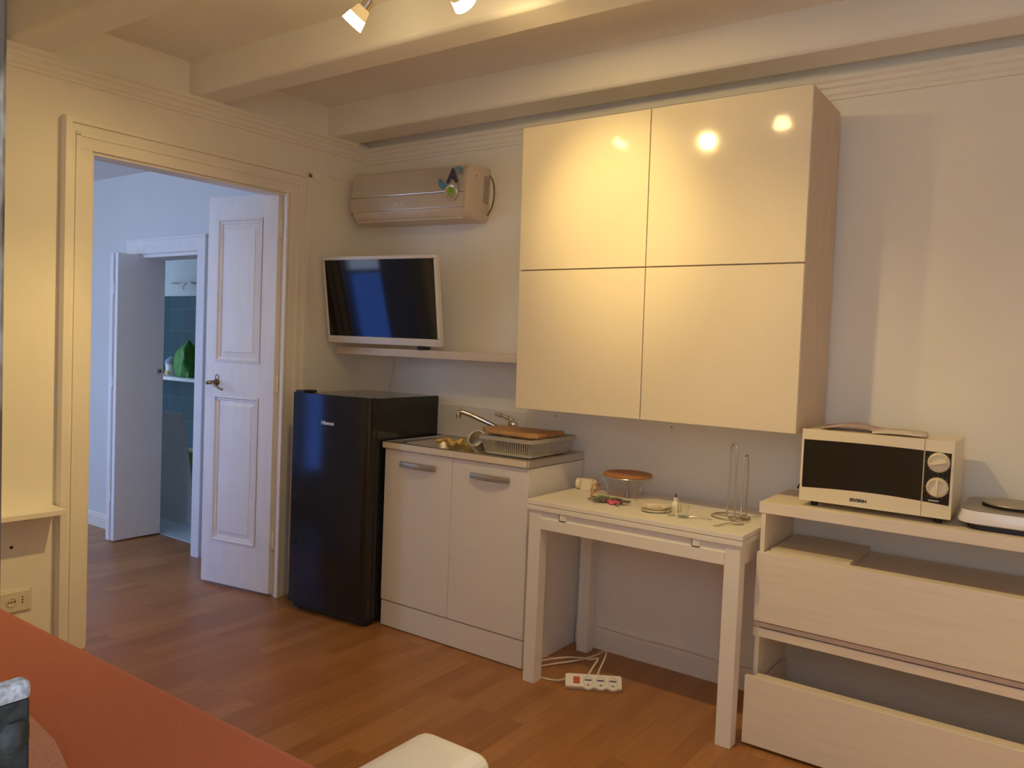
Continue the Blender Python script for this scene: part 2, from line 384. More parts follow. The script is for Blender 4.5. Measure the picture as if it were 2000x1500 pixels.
# ---------------------------------------------------------------- panelled door leaf, opened into the next room
def panel_leaf(name, label, loc, ang, mirror=1, handle=True):
    t = thing(name, label, 'door', loc, (0, 0, ang))
    W_, H_, T_ = 0.489, 2.10, 0.038       # local x runs from the hinge to the free edge, y through the thickness
    Mx = Matrix.Scale(mirror, 4, (0, 1, 0))
    m = MB()
    px0, px1 = 0.105, 0.415
    rows = ((0.255, 1.045), (1.235, 1.995))
    m.box(0, px0, 0, T_, 0.018, H_+0.018, Mx); m.box(px1, W_, 0, T_, 0.018, H_+0.018, Mx)
    m.box(px0, px1, 0, T_, 0.018, rows[0][0], Mx); m.box(px0, px1, 0, T_, rows[0][1], rows[1][0], Mx); m.box(px0, px1, 0, T_, rows[1][1], H_+0.018, Mx)
    obj('frame', m, DOORP, t)
    for z0, z1 in rows:
        p = MB()
        def ring(d, y): return [(px0+d, y, z0+d), (px1-d, y, z0+d), (px1-d, y, z1-d), (px0+d, y, z1-d)]
        lv = [ring(-0.004, -0.004), ring(0.006, -0.006), ring(0.012, 0.004), ring(0.020, 0.004), ring(0.022, 0.013), ring(0.050, 0.006), ring(0.052, 0.003)]
        vs = [v for r in lv for v in r]; n = len(lv)
        fs = [(4*i+k, 4*i+(k+1) % 4, 4*i+4+(k+1) % 4, 4*i+4+k) for i in range(n-1) for k in range(4)] + [tuple(4*(n-1)+k for k in range(4))]
        p.add(vs, fs, Mx)
        p.add([(px0-0.004, 0.030, z0-0.004), (px1+0.004, 0.030, z0-0.004), (px1+0.004, 0.030, z1+0.004), (px0-0.004, 0.030, z1+0.004)], [(0, 1, 2, 3)], Mx)
        obj('panel', p, DOORP, t)
    for z in (0.30, 1.13, 1.94):
        h = MB().lathe([(0.007, z-0.045), (0.007, z+0.045), (0.004, z+0.05)], 10, Matrix.Translation((-0.006, 0.02*mirror, 0)))
        h.box(-0.004, 0.014, 0.012, 0.022, z-0.04, z+0.04, Mx)
        obj('hinge', h, TRIM, t, smooth=True)
    if handle:
        z = 1.118
        h = MB()
        R90 = Matrix.Rotation(PI/2, 4, 'X')
        h.lathe([(0.020, 0), (0.020, 0.004), (0.012, 0.009), (0.009, 0.03), (0.011, 0.045), (0.006, 0.05)], 18, Mx @ Matrix.Translation((0.405, 0, z)) @ R90)
        h.tube(smooth_path([(0.415, -0.042, z+0.004), (0.385, -0.045, z-0.004), (0.36, -0.046, z-0.018), (0.335, -0.044, z-0.030), (0.318, -0.040, z-0.034)]), [0.006]*33, 8, M=Mx)
        h.lathe([(0.004, -0.010), (0.010, -0.005), (0.011, 0.002), (0.006, 0.010)], 12, Mx @ Matrix.Translation((0.440, -0.030, z-0.004)))
        h.tube([(0.405, -0.04, z), (0.440, -0.032, z-0.004)], 0.006, M=Mx)
        obj('handle', h, BRONZE, t, smooth=True, label='aged bronze lever handle')
        k = MB(); k.tube([(0.400+0.012*math.cos(a), -0.003, z+0.028+0.014*math.sin(a)) for a in [2*PI*i/14 for i in range(14)]], 0.0018, 6, closed=True, M=Mx)
        obj('keyhole_ring', k, BRONZE, t)
    return t
ang = math.atan2(-0.079, -0.483)
d = panel_leaf('panelled_door', 'white painted two-panel door leaf with bronze lever, standing open left of the black fridge', (-0.047, -0.558, 0), ang, mirror=-1)
# the matching second leaf, folded back on the other jamb
w = MB().box(0, 0.489, 0, 0.038, 0.018, 2.118)
struct('door_2', w, DOORP, bevel=0.003, loc=(-0.072, -1.545, 0), rot=(0, 0, math.atan2(-0.135, -0.46)))

# folding bathroom door: two leaves folded together, standing out of its doorway
t = thing('folding_door', 'pale grey-white folding door standing half open in the bathroom doorway', 'door', (-1.672, -0.20, 0))
obj('leaf', MB().box(0, -0.034, -0.325, 0.0, 0.010, 1.878), BIFOLD, t, bevel=0.003)
obj('leaf', MB().box(-0.040, -0.078, -0.335, 0.0, 0.010, 1.878), BIFOLD, t, bevel=0.003)
for z in (0.30, 1.05, 1.65):
    obj('hinge', MB().lathe([(0.006, z-0.035), (0.006, z+0.035)], 10, Matrix.Translation((-0.037, -0.330, 0))), BIFOLD, t, smooth=True)
m = MB().box(0.0, 0.003, -0.052, -0.016, 1.099, 1.136)
h = obj('lock_plate', m, SILVER, t, bevel=0.001)
m = MB().lathe([(0.011, 0), (0.010, 0.012), (0.004, 0.014)], 14, Matrix.Translation((0.003, -0.034, 1.117)) @ Matrix.Rotation(PI/2, 4, 'Y'))
obj('lock_knob', m, KEYD, h, smooth=True)

# bathroom contents seen through the gap
t = thing('wall_shelf', 'white shelf along the teal bathroom tiles, carrying the green bag', 'shelf', (-3.0, 0.9, 1.0))
obj('board', MB().box(-1.1, 1.0, -0.30, 0.0, -0.022, 0.006), DOORP, t, bevel=0.002)
def lumpy(name, m, rx, ry, h, n=20, rows=9, seed=1, wav=0.12, parent=None, loc=(0, 0, 0)):
    rnd = random.Random(seed); ph = [rnd.random()*6.28 for _ in range(6)]
    b = MB(); vs = []; fs = []
    for i in range(rows+1):
        tt = i/rows; base = 1.0 if tt < 0.75 else max(0.12, 1-(tt-0.75)*3.2)
        for k in range(n):
            a = 2*PI*k/n
            q = base*(1+wav*math.sin(3*a+ph[0]+tt*2)+wav*0.7*math.sin(5*a+ph[1]-tt*4)+wav*0.4*math.sin(8*a+ph[2]+tt*7))
            vs.append((rx*q*math.cos(a), ry*q*math.sin(a), h*tt*(1+0.05*math.sin(2*a+ph[3]))))
    for i in range(rows):
        for k in range(n): fs.append((i*n+k, i*n+(k+1) % n, (i+1)*n+(k+1) % n, (i+1)*n+k))
    fs.append(tuple(range(n))[::-1]); fs.append(tuple(rows*n+k for k in range(n)))
    return obj(name, b.add(vs, fs), m, parent, smooth=True, loc=loc)
o = lumpy('bag', GREEN, 0.115, 0.09, 0.31, seed=11, loc=(-2.86, 0.735, 1.006)); tag(o, 'bright green soft bag on the white bathroom shelf', 'bag')
t = thing('tub', 'small white tub with a domed blue-grey lid on the bathroom shelf', 'container', (-3.09, 0.735, 1.006))
obj('body', MB().lathe([(0.052, 0), (0.060, 0.10), (0.058, 0.105)], 22), WPLAST, t, smooth=True)
obj('lid', MB().lathe([(0.066, 0.104), (0.066, 0.116), (0.055, 0.14), (0.03, 0.165), (0.008, 0.172)], 22), LID, t, smooth=True)
obj('sticker', MB().box(-0.02, 0.03, -0.062, -0.058, 0.012, 0.045), YELL, t)
t = thing('towel_rail', 'small wall rail high above the teal bathroom tiles', 'rail', (-3.16, 0.905, 1.83))
obj('bar', MB().tube([(-0.18, -0.05, 0), (0.14, -0.05, 0.004)], 0.006), NICKEL, t, smooth=True)
for x in (-0.16, 0.12): obj('bracket', MB().tube([(x, 0, 0), (x, -0.055, 0)], 0.008), NICKEL, t, smooth=True)
obj('hook', MB().tube(smooth_path([(0.06, -0.05, 0), (0.06, -0.08, -0.04), (0.10, -0.10, -0.06)]), 0.007), SILVER, t, smooth=True)
# board leaning against the folding door side
m = MB().prism([(-2.22, 0.0), (-1.665, 0.0), (-1.90, 0.80), (-2.22, 0.80)], 'y', 0.065, 0.095)
o = obj('leaning_board', m, PALE, bevel=0.003); tag(o, 'pale board with a slanted edge leaning in the bathroom doorway', 'board')
t = thing('bucket', 'pale green bucket standing on the bathroom floor behind the leaning board', 'bucket', (-2.84, 0.68, 0.006))
obj('body', MB().lathe([(0.11, 0), (0.145, 0.36), (0.155, 0.365), (0.155, 0.375), (0.14, 0.37), (0.105, 0.01)], 26, cap1=True), BUCKET, t, smooth=True)
obj('handle', MB().tube([(0.15*math.cos(a), -0.15*math.sin(a), 0.36+0.02*math.sin(a)) for a in [PI*i/16 for i in range(17)]], 0.004), SILVER, t, smooth=True)

# ---------------------------------------------------------------- things on the left wall
t = thing('corner_shelf', 'small cream wall shelf above the socket, left of the doorway', 'shelf', (0, 0, 0), RL)
obj('board', MB().box(0.0, 0.125, -2.35, -1.635, 0.618, 0.640), TRIM, t, bevel=0.002)
obj('bracket', MB().prism([(0.0, 0.618), (0.06, 0.618), (0.0, 0.585)], 'y', -1.745, -1.735), TRIM, t)
t = thing('wall_socket', 'cream wall socket plate low on the left wall behind the red seat', 'socket', (0, 0, 0), RL)
obj('plate', MB().box(0.0, 0.010, -1.84, -1.722, 0.222, 0.306), PORC, t, bevel=0.003)
obj('box', MB().box(0.0, 0.004, -1.845, -1.715, 0.216, 0.312), PORC, t, bevel=0.001)
R90y = Matrix.Rotation(PI/2, 4, 'Y')
for yy, zz, r in ((-1.793, 0.266, 0.0195),):
    o = obj('socket_insert', MB().lathe([(r, 0), (r, 0.0035), (r-0.003, 0.004), (r-0.003, 0.001)], 24, Matrix.Translation((0.0095, yy, zz)) @ R90y), PORC, t, smooth=True)
    h = MB()
    for dy in (-0.011, 0, 0.011): h.lathe([(0.0026, 0), (0.0026, 0.003)], 10, Matrix.Translation((0.0105, yy+dy, zz)) @ R90y)
    obj('contact_hole', h, INK, o)
h = MB()
for dz in (-0.011, 0, 0.011): h.lathe([(0.0026, 0), (0.0026, 0.002)], 10, Matrix.Translation((0.0095, -1.752, 0.268+dz)) @ R90y)
obj('contact_hole', h, INK, t)
o = obj('screw_hole', MB().lathe([(0.006, 0), (0.006, 0.0015)], 12, Matrix.Translation((0.0, -1.792, 0.487)) @ R90y), DARK, rot=RL)
tag(o, 'dark screw hole in the left wall under the small shelf', 'hole')
o = obj('junction_cover', MB().lathe([(0.052, 0), (0.052, 0.004), (0.046, 0.007)], 32, Matrix.Translation((0.0, -0.318, 2.262)) @ R90y), WALL, rot=RL, smooth=True)
tag(o, 'round wall-coloured cover disc between the doorway and the air conditioner', 'cover')
o = obj('surface_cable', MB().tube(smooth_path([(0.004, -0.27, 2.262), (0.004, -0.18, 2.252), (0.004, -0.06, 2.248)]), 0.003, 6), WALL, rot=RL)
tag(o, 'painted-over cable running from the round cover to the air conditioner', 'cable')

# ---------------------------------------------------------------- air conditioner
t = thing('air_conditioner', 'beige split air conditioner hung high on the wall above the television', 'air conditioner', (0.474, 0, 2.155), (0, math.radians(1.4), 0))
W_ = 0.425
outl = [(-W_, 0.0)] + [(-W_, -0.07)] + [(-W_+0.05*(1-math.cos(a)), -0.07-0.095*math.sin(a)) for a in [PI/2*i/6 for i in range(1, 7)]] + \
       [(W_-0.06*(1-math.cos(a)), -0.06-0.105*math.sin(a)) for a in [PI/2*(6-i)/6 for i in range(0, 6)]] + [(W_, -0.06), (W_, 0.0)]
def aclevel(z, sy, sx=1.0): return [(x*sx, y*sy, z) for x, y in outl]
lv = [aclevel(-0.150, 0.62, 0.97), aclevel(-0.140, 0.80, 0.99), aclevel(-0.105, 0.97), aclevel(-0.05, 1.0), aclevel(0.06, 0.97), aclevel(0.105, 0.90), aclevel(0.118, 0.80, 0.995)]
n = len(outl); m = MB()
m.add([p for l in lv for p in l], [(i*n+k, i*n+(k+1) % n, (i+1)*n+(k+1) % n, (i+1)*n+k) for i in range(len(lv)-1) for k in range(n)] + [tuple(range(n))[::-1], tuple((len(lv)-1)*n+k for k in range(n))])
obj('housing', m, ACP, t, smooth=True)
# front panel in two fields, slightly proud of the housing
def acpanel(z0, z1, ya, yb):
    return MB().add([(-0.400, ya, z0), (0.392, ya, z0), (0.392, yb, z1), (-0.400, yb, z1), (-0.400, ya+0.02, z0), (0.392, ya+0.02, z0), (0.392, yb+0.02, z1), (-0.400, yb+0.02, z1)],
                    [(0, 1, 2, 3), (7, 6, 5, 4), (0, 4, 5, 1), (1, 5, 6, 2), (2, 6, 7, 3), (3, 7, 4, 0)])
obj('front_panel', acpanel(-0.016, 0.110, -0.171, -0.158), ACF, t, bevel=0.004)
obj('lower_panel', acpanel(-0.092, -0.019, -0.173, -0.171), ACF, t, bevel=0.003)
obj('louver', MB().box(-0.37, 0.37, -0.146, -0.10, -0.146, -0.136), ACP, t, bevel=0.004)
dz = Matrix.Translation((0.318, -0.174, -0.020)) @ Matrix.Rotation(PI/2, 4, 'X')
dsp = obj('display', MB().lathe([(0.043, 0), (0.043, 0.004), (0.036, 0.008), (0.033, 0.006)], 32, dz), ACF, t, smooth=True)
obj('display_window', MB().lathe([(0.021, 0.006), (0.021, 0.0085), (0.018, 0.0095)], 28, dz @ Matrix.Translation((-0.002, 0.004, 0))), LCD, dsp, smooth=True)
s_ = obj('sticker', MB().tube([], 0.01) if False else MB().add([(0.225, -0.1735, 0.005)], []), BLUEI, t) if False else None
# the blue swirl and dark letter of the sticker
m = MB()
def arc(cx, cz, r0, r1, a0, a1, y, n=16):
    vs = []; fs = []
    for i in range(n+1):
        a = a0+(a1-a0)*i/n; k = math.sin(PI*i/n); wdt = (r1-r0)*(0.35+0.65*k)
        for r in (r0+(r1-r0)/2-wdt/2, r0+(r1-r0)/2+wdt/2): vs.append((cx+r*math.cos(a), y, cz+r*math.sin(a)))
    for i in range(n): fs.append((2*i, 2*i+1, 2*i+3, 2*i+2))
    o_ = len(vs); vs += [(x, y+0.0006, z) for x, y, z in vs]
    fs += [tuple(o_+q for q in f[::-1]) for f in fs]
    return vs, fs
m.add(*arc(0.268, 0.044, 0.018, 0.046, math.radians(165), math.radians(320), -0.1735))
obj('sticker', m, BLUEI, t)
obj('sticker', MB().add(*arc(0.345, 0.082, 0.008, 0.026, math.radians(-60), math.radians(130), -0.1690)), BLUEI, t)
lettering('sticker_letter', 'A', 0.098, NAVY, t, facing(0.316, -0.1725, 0.058, math.radians(-4)), bold=0.003)
m = MB()
for i, (x, h) in enumerate(((-0.070, 0.013), (-0.060, 0.011), (-0.049, 0.013), (-0.038, 0.011), (-0.026, 0.012), (-0.014, 0.013))): m.box(x, x+0.0045, -0.1742, -0.1725, -0.068, -0.068+h)
obj('logo', m, SILVER, t)
obj('rating_label', MB().box(0.4245, 0.4262, -0.055, -0.012, -0.06, 0.075), LABELM, t)
obj('screw_cap', MB().tube([(0.412+0.006*math.cos(a), -0.104-0.003*math.cos(a), 0.066+0.007*math.sin(a)) for a in [2*PI*i/14 for i in range(14)]], 0.0022, 6, closed=True), BRONZE, t)
obj('power_cord', MB().tube(smooth_path([(0.420, -0.012, 0.090), (0.450, -0.014, 0.055), (0.462, -0.014, -0.01), (0.452, -0.014, -0.07), (0.426, -0.012, -0.115)]), 0.0035, 8), BRONZE, t, smooth=True, label='thin brown cord')

# ---------------------------------------------------------------- television on its wall arm
t = thing('television', 'white framed flat television tilted forward above the wall shelf', 'television', (0.4073, -0.2586, 1.5863), (0.1549, 0.0033, 0.0962))
hw, hh = 0.376, 0.230
m = MB(); m.prism(rrect(-hw, hw, -hh, hh, 0.014), 'y', 0.004, 0.020)
for (a, b, c_, d_) in ((-hw, hw, hh-0.020, hh), (-hw, hw, -hh, -hh+0.040), (-hw, -hw+0.018, -hh+0.04, hh-0.02), (hw-0.024, hw, -hh+0.04, hh-0.02)):
    m.box(a+0.002, b-0.002, -0.004, 0.006, c_+0.001, d_-0.001)
obj('frame', m, WPLAST, t, bevel=0.003)
obj('screen', MB().box(-hw+0.016, hw-0.022, -0.001, 0.010, -hh+0.038, hh-0.018), SCREEN, t)
obj('back_cover', MB().prism(rrect(-0.24, 0.20, -0.16, 0.15, 0.03), 'y', 0.020, 0.060), WPLAST, t, bevel=0.008)
obj('wall_arm', MB().box(-0.06, 0.06, 0.060, 0.10, -0.06, 0.06).tube([(0, 0.10, 0), (0.05, 0.17, 0.01), (0.02, 0.235, 0.035)], 0.016), BLACKM, t)
obj('power_button', MB().tube([(hw-0.022+0.006*math.cos(a), -0.0045, -hh+0.018+0.006*math.sin(a)) for a in [2*PI*i/12 for i in range(12)]], 0.0012, 5, closed=True), NICKEL, t)

# shelf under it, remote on it
t = thing('wall_shelf', 'pale wood wall shelf under the television, running to the cream cabinets', 'shelf', (0.03, 0, 1.3))
obj('board', MB().box(0.0, 1.345, -0.20, -0.001, 0.0, 0.040), SHELFW, t, bevel=0.002)
t = thing('remote_control', 'black remote control lying on the shelf under the television', 'remote control', (0.625, -0.150, 1.351), (0, 0, math.radians(-62)))
obj('body', MB().prism(rrect(-0.075, 0.075, -0.02, 0.02, 0.01), 'z', -0.010, 0.008), BLACKM, t, bevel=0.003)
m = MB()
for i in range(5):
    for j in range(3): m.lathe([(0.004, 0.008), (0.0035, 0.0095)], 8, Matrix.Translation((-0.055+i*0.022, -0.011+j*0.011, 0)))
obj('keypad', m, GREYH, t)
o = obj('hanging_cable', MB().tube(smooth_path([(0.285, -0.006, 1.30), (0.278, -0.006, 1.24), (0.262, -0.006, 1.17), (0.255, -0.006, 1.10), (0.25, -0.006, 0.95)]), 0.0035, 6), CORDW)
tag(o, 'thin white cable hanging from the wall shelf behind the black fridge', 'cable')

# ---------------------------------------------------------------- cream high-gloss wall cabinets, two units of two doors
CT, CB, CM = 2.305, 1.110, 1.703
def cab(x0, x1, label, side):
    t = thing('wall_cabinet', label, 'cabinet', (x0, 0, CB), group='cream gloss wall cabinets')
    w_ = x1-x0; H_ = CT-CB; lean = 0.025
    def yb(z): return -0.392-lean*z/H_
    def slab(m, xa, xb, z0, z1, d0, d1):
        m.add([(xa, yb(z0)+d0, z0), (xb, yb(z0)+d0, z0), (xb, yb(z0)+d1, z0), (xa, yb(z0)+d1, z0), (xa, yb(z1)+d0, z1), (xb, yb(z1)+d0, z1), (xb, yb(z1)+d1, z1), (xa, yb(z1)+d1, z1)],
              [(3, 2, 1, 0), (4, 5, 6, 7), (0, 1, 5, 4), (1, 2, 6, 5), (2, 3, 7, 6), (3, 0, 4, 7)]); return m
    m = MB(); m.prism([(yb(0)+0.020, 0), (yb(H_)+0.020, H_), (-0.048, H_), (-0.004, 0.0)], 'x', 0.0005, w_-0.0005)
    obj('body', m, ASHW, t, bevel=0.001)
    zm = CM-CB
    for z0, z1 in ((0.0, zm-0.0025), (zm+0.0025, H_)):
        obj('door', slab(MB(), 0.002, w_-0.002, z0, z1, 0.0, 0.018), CREAM, t, bevel=0.0015)
    return t
cab(1.3813, 1.9797, 'left-hand cream gloss wall cabinet over the sink, lit by the ceiling spot', 0)
cab(1.9797, 2.5814, 'right-hand cream gloss wall cabinet over the white table, reflecting two lamps', 1)
for x, l in ((1.345, 'tiny screw in the wall under the left cream cabinet'), (1.943, 'tiny wall plug under the right cream cabinet')):
    o = obj('wall_screw', MB().lathe([(0.004, 0), (0.004, 0.002)], 10, Matrix.Translation((x, 0, 1.053)) @ Matrix.Rotation(PI/2, 4, 'X')), KEYD); tag(o, l, 'screw')

# ---------------------------------------------------------------- fridge
t = thing('fridge', 'black single-door fridge standing in the corner left of the sink cabinet', 'fridge', (0.168, -0.607, 0), (0, 0, 0.078))
FW, FH = 0.503, 1.106
obj('body', MB().box(0.004, FW-0.004, 0.062, 0.555, 0.030, FH-0.004), BLACK, t, bevel=0.006, seg=3)
ol = [(0.0, 0.055), (0.0, 0.012)] + [(0.012-0.012*math.cos(a), 0.012-0.012*math.sin(a)) for a in [PI/2*i/4 for i in range(1, 5)]] + [(FW-0.030+0.030*math.sin(a), 0.030-0.030*math.cos(a)) for a in [PI/2*i/6 for i in range(7)]] + [(FW, 0.055)]
d_ = obj('door', MB().prism(ol, 'z', 0.045, FH), BLACK, t, bevel=0.003, smooth=False)
obj('gasket', MB().box(0.012, FW-0.012, 0.054, 0.063, 0.06, FH-0.012), BLACKM, t)
obj('hinge_cover', MB().box(0.01, 0.07, 0.01, 0.10, FH-0.002, FH+0.010), BLACKM, t, bevel=0.004)
obj('kick_plate', MB().box(0.01, FW-0.01, 0.03, 0.10, 0.012, 0.044), BLACKM, t, bevel=0.003)
for x, y in ((0.04, 0.06), (FW-0.04, 0.06), (0.04, 0.50), (FW-0.04, 0.50)):
    obj('foot', MB().lathe([(0.018, 0), (0.018, 0.012), (0.010, 0.014), (0.010, 0.032)], 16, Matrix.Translation((x, y, 0))), BLACKM, t, smooth=True)
lettering('logo', 'Hisense', 0.026, SILVER, d_, facing(0.243, -0.0005, 0.967), bold=0.0006)

# ---------------------------------------------------------------- sink cabinet
SX0, SX1, SY = 0.674, 1.513, -0.456
t = thing('sink_cabinet', 'white two-door base cabinet with grey bow handles, under the steel sink', 'cabinet', (SX0, 0, 0))
w_ = SX1-SX0
m = MB(); m.box(0, 0.018, SY+0.019, -0.012, 0.0, 0.862); m.box(w_-0.018, w_, SY+0.019, -0.012, 0.0, 0.862); m.box(0.018, w_-0.018, SY+0.03, -0.03, 0.13, 0.148); m.box(0.018, w_-0.018, -0.03, -0.02, 0.13, 0.862)
m.box(0.018, w_-0.018, SY+0.02, SY+0.10, 0.845, 0.862)
obj('body', m, WHITEM, t, bevel=0.001)
obj('plinth', MB().box(0.002, w_-0.002, SY+0.004, SY+0.019, 0.004, 0.124), WHITEM, t, bevel=0.001)
mid = 1.094-SX0
def bow(x0, x1, z):
    m = MB(); n = 18; vs = []; fs = []
    for i in range(n+1):
        u = i/n; k = math.sin(PI*u); x = x0+(x1-x0)*u
        yo = SY-0.008-0.017*k; h2 = 0.0125+0.002*k; zc = z-0.004*k*0
        for (dy, dz_) in ((0.003, -h2), (-0.005, -h2*0.8), (-0.007, 0), (-0.005, h2*0.8), (0.003, h2)): vs.append((x, yo+dy, zc+dz_))
    for i in range(n):
        for k in range(5): fs.append((5*i+k, 5*i+(k+1) % 5, 5*i+5+(k+1) % 5, 5*i+5+k))
    fs += [tuple(range(5)), tuple(5*n+k for k in range(5))[::-1]]
    m.add(vs, fs)
    for x in (x0+0.012, x1-0.012): m.box(x-0.006, x+0.006, SY-0.010, SY+0.002, z-0.008, z+0.008)
    return m
for a, b, h0, h1 in ((0.002, mid-0.0015, 0.108, 0.326), (mid+0.0015, w_-0.001, 0.532, 0.744)):
    d_ = obj('door', MB().box(a, b, SY, SY+0.018, 0.130, 0.862), WHITEM, t, bevel=0.001)
    obj('handle', bow(h0, h1, 0.801), GREYH, d_, smooth=True, label='grey bow handle')

# stainless sink top with bowl and draining board
t = thing('sink', 'stainless steel sink top with bowl on the left, lying on the white base cabinet', 'sink', (SX0, 0, 0.866))
X0, X1, Y0, Y1, ZT = -0.006, w_+0.004, SY-0.012, -0.004, 0.030
m = MB()
def ringpts(pts, z): return [(x, y, z) for x, y in pts]
# top sheet: rim, sunk field, bowl
N = 24
def rr(x0, x1, y0, y1, r): return rrect(x0, x1, y0, y1, r, 5)
out = rr(X0, X1, Y0, Y1, 0.004)
seq = [ringpts(out, 0.0), ringpts(out, ZT), ringpts(rr(X0+0.012, X1-0.012, Y0+0.012, Y1-0.012, 0.01), ZT+0.004), ringpts(rr(X0+0.024, X1-0.024, Y0+0.024, Y1-0.024, 0.02), ZT-0.004)]
nn = len(out)
vs = [p for r in seq for p in r]
fs = [(i*nn+k, i*nn+(k+1) % nn, (i+1)*nn+(k+1) % nn, (i+1)*nn+k) for i in range(len(seq)-1) for k in range(nn)]
m.add(vs, fs)
# sunk field around the bowl, filled ring by ring
bx0, bx1, by0, by1 = 0.060, 0.522, Y0+0.050, -0.110
inner = rr(bx0, bx1, by0, by1, 0.07)
field = seq[-1]
bowl = [field, ringpts(inner, ZT-0.004), ringpts(rr(bx0+0.006, bx1-0.006, by0+0.006, by1-0.006, 0.068), ZT-0.012), ringpts(rr(bx0+0.016, bx1-0.016, by0+0.016, by1-0.016, 0.062), -0.105), ringpts(rr(bx0+0.05, bx1-0.05, by0+0.05, by1-0.05, 0.05), -0.125), ringpts(rr(bx0+0.13, bx1-0.13, by0+0.12, by1-0.12, 0.03), -0.128)]
vs = [p for r in bowl for p in r]
fs = [(i*nn+k, i*nn+(k+1) % nn, (i+1)*nn+(k+1) % nn, (i+1)*nn+k) for i in range(len(bowl)-1) for k in range(nn)] + [tuple((len(bowl)-1)*nn+k for k in range(nn))]
m.add(vs, fs)
obj('basin', m, STEEL, t, smooth=True)
obj('edge_reflection', MB().box(X0, X1-0.012, Y0-0.002, Y0+0.001, 0.002, ZT-0.001), EDGE, t, bevel=0.0008, label='steel front edge with reflected light painted pale')
m = MB()
for i in range(7): m.tube([(0.57, -0.38+i*0.045, ZT-0.003), (0.79, -0.38+i*0.045, ZT-0.003)], 0.004, 8)
obj('drainer_ribs', m, STEEL, t, smooth=True)
obj('drain', MB().lathe([(0.036, -0.1275), (0.036, -0.124), (0.026, -0.126), (0.010, -0.1262)], 22, Matrix.Translation(((bx0+bx1)/2, (by0+by1)/2, 0))), CHROME, t, smooth=True)
o = obj('splashback', MB().box(0.60, 1.184, -0.014, -0.001, 0.897, 1.057), WHITEM, bevel=0.002); tag(o, 'plain white splashback board on the wall behind the tap', 'splashback')

# tap
t = thing('faucet', 'chrome mixer tap with swan spout swung left, behind the dish rack', 'tap', (1.152, -0.075, 0.897))
obj('base', MB().lathe([(0.030, 0), (0.030, 0.006), (0.022, 0.012), (0.021, 0.075), (0.024, 0.080)], 22), CHROME, t, smooth=True)
obj('spout', MB().tube(smooth_path([(-0.012, -0.010, 0.055), (-0.06, -0.045, 0.085), (-0.14, -0.10, 0.125), (-0.19, -0.130, 0.146), (-0.215, -0.145, 0.152), (-0.223, -0.149, 0.140)]), [0.0125]*33+[0.012]*6+[0.013, 0.013], 12), CHROME, t, smooth=True)
obj('aerator', MB().lathe([(0.011, -0.012), (0.012, 0.010)], 14, Matrix.Translation((-0.222, -0.148, 0.134))), NICKEL, t, smooth=True)
obj('cartridge', MB().lathe([(0.024, 0.080), (0.026, 0.095), (0.024, 0.112), (0.012, 0.120)], 22), CHROME, t, smooth=True)
obj('lever', MB().tube(smooth_path([(0.004, 0.0, 0.116), (-0.022, -0.010, 0.130), (-0.050, -0.022, 0.142), (-0.085, -0.038, 0.148)]), [0.012, 0.011, 0.0105, 0.010, 0.0095, 0.009, 0.0085, 0.008]*3+[0.005], 10), CHROME, t, smooth=True)

# dish rack with cutting board on top
RX0, RX1, RY0, RY1 = 1.215, 1.497, -0.425, -0.055
t = thing('dish_rack', 'frosted plastic dish rack with slotted sides on the draining board', 'dish rack', (RX0, RY0, 0.8965))
LX, LY, RH = RX1-RX0, RY1-RY0, 0.082
m = MB(); inset = 0.022
def corner(u, z): return inset*(1-z/RH)
# slotted sides: vertical bars between a bottom tray and a top rim
bars = MB()
for s_, n_ in ((0, 22), (1, 22), (2, 28), (3, 28)):
    for i in range(n_):
        u = (i+0.5)/n_
        if s_ == 0: a = (inset+u*(LX-2*inset), inset, 0.012); b = (0.004+u*(LX-0.008), 0.003, RH-0.012)
        if s_ == 1: a = (inset+u*(LX-2*inset), LY-inset, 0.012); b = (0.004+u*(LX-0.008), LY-0.003, RH-0.012)
        if s_ == 2: a = (inset, inset+u*(LY-2*inset), 0.012); b = (0.003, 0.004+u*(LY-0.008), RH-0.012)
        if s_ == 3: a = (LX-inset, inset+u*(LY-2*inset), 0.012); b = (LX-0.003, 0.004+u*(LY-0.008), RH-0.012)
        bars.tube([a, b], 0.0032, 6)
obj('slotted_side', bars, FROST, t)
m = MB(); m.prism(rrect(inset-0.004, LX-inset+0.004, inset-0.004, LY-inset+0.004, 0.02), 'z', 0.002, 0.014)
obj('tray', m, FROST, t, bevel=0.002)
o0 = rrect(-0.006, LX+0.006, -0.006, LY+0.006, 0.022); i0 = rrect(0.004, LX-0.004, 0.004, LY-0.004, 0.016); nn = len(o0)
rm = [[(x, y, RH-0.016) for x, y in o0], [(x, y, RH) for x, y in o0], [(x, y, RH) for x, y in i0], [(x, y, RH-0.016) for x, y in i0]]
m = MB().add([p for r in rm for p in r], [(i*nn+k, i*nn+(k+1) % nn, ((i+1) % 4)*nn+(k+1) % nn, ((i+1) % 4)*nn+k) for i in range(4) for k in range(nn)])
obj('rim', m, FROST, t, smooth=True)
t = thing('cutting_board', 'wooden chopping board lying across the frosted dish rack', 'cutting board', (1.305, -0.215, 0.9805))
bp = [(-0.185, -0.060), (-0.105, -0.140), (0.150, -0.165), (0.185, -0.150), (0.165, 0.100), (-0.190, 0.092)]
obj('board', MB().prism(bp, 'z', 0.0, 0.017), BAMB, t, bevel=0.004, seg=3)
obj('edge_strip', MB().box(0.120, 0.168, -0.12, 0.08, 0.0165, 0.0195), BAMB, t, bevel=0.001)
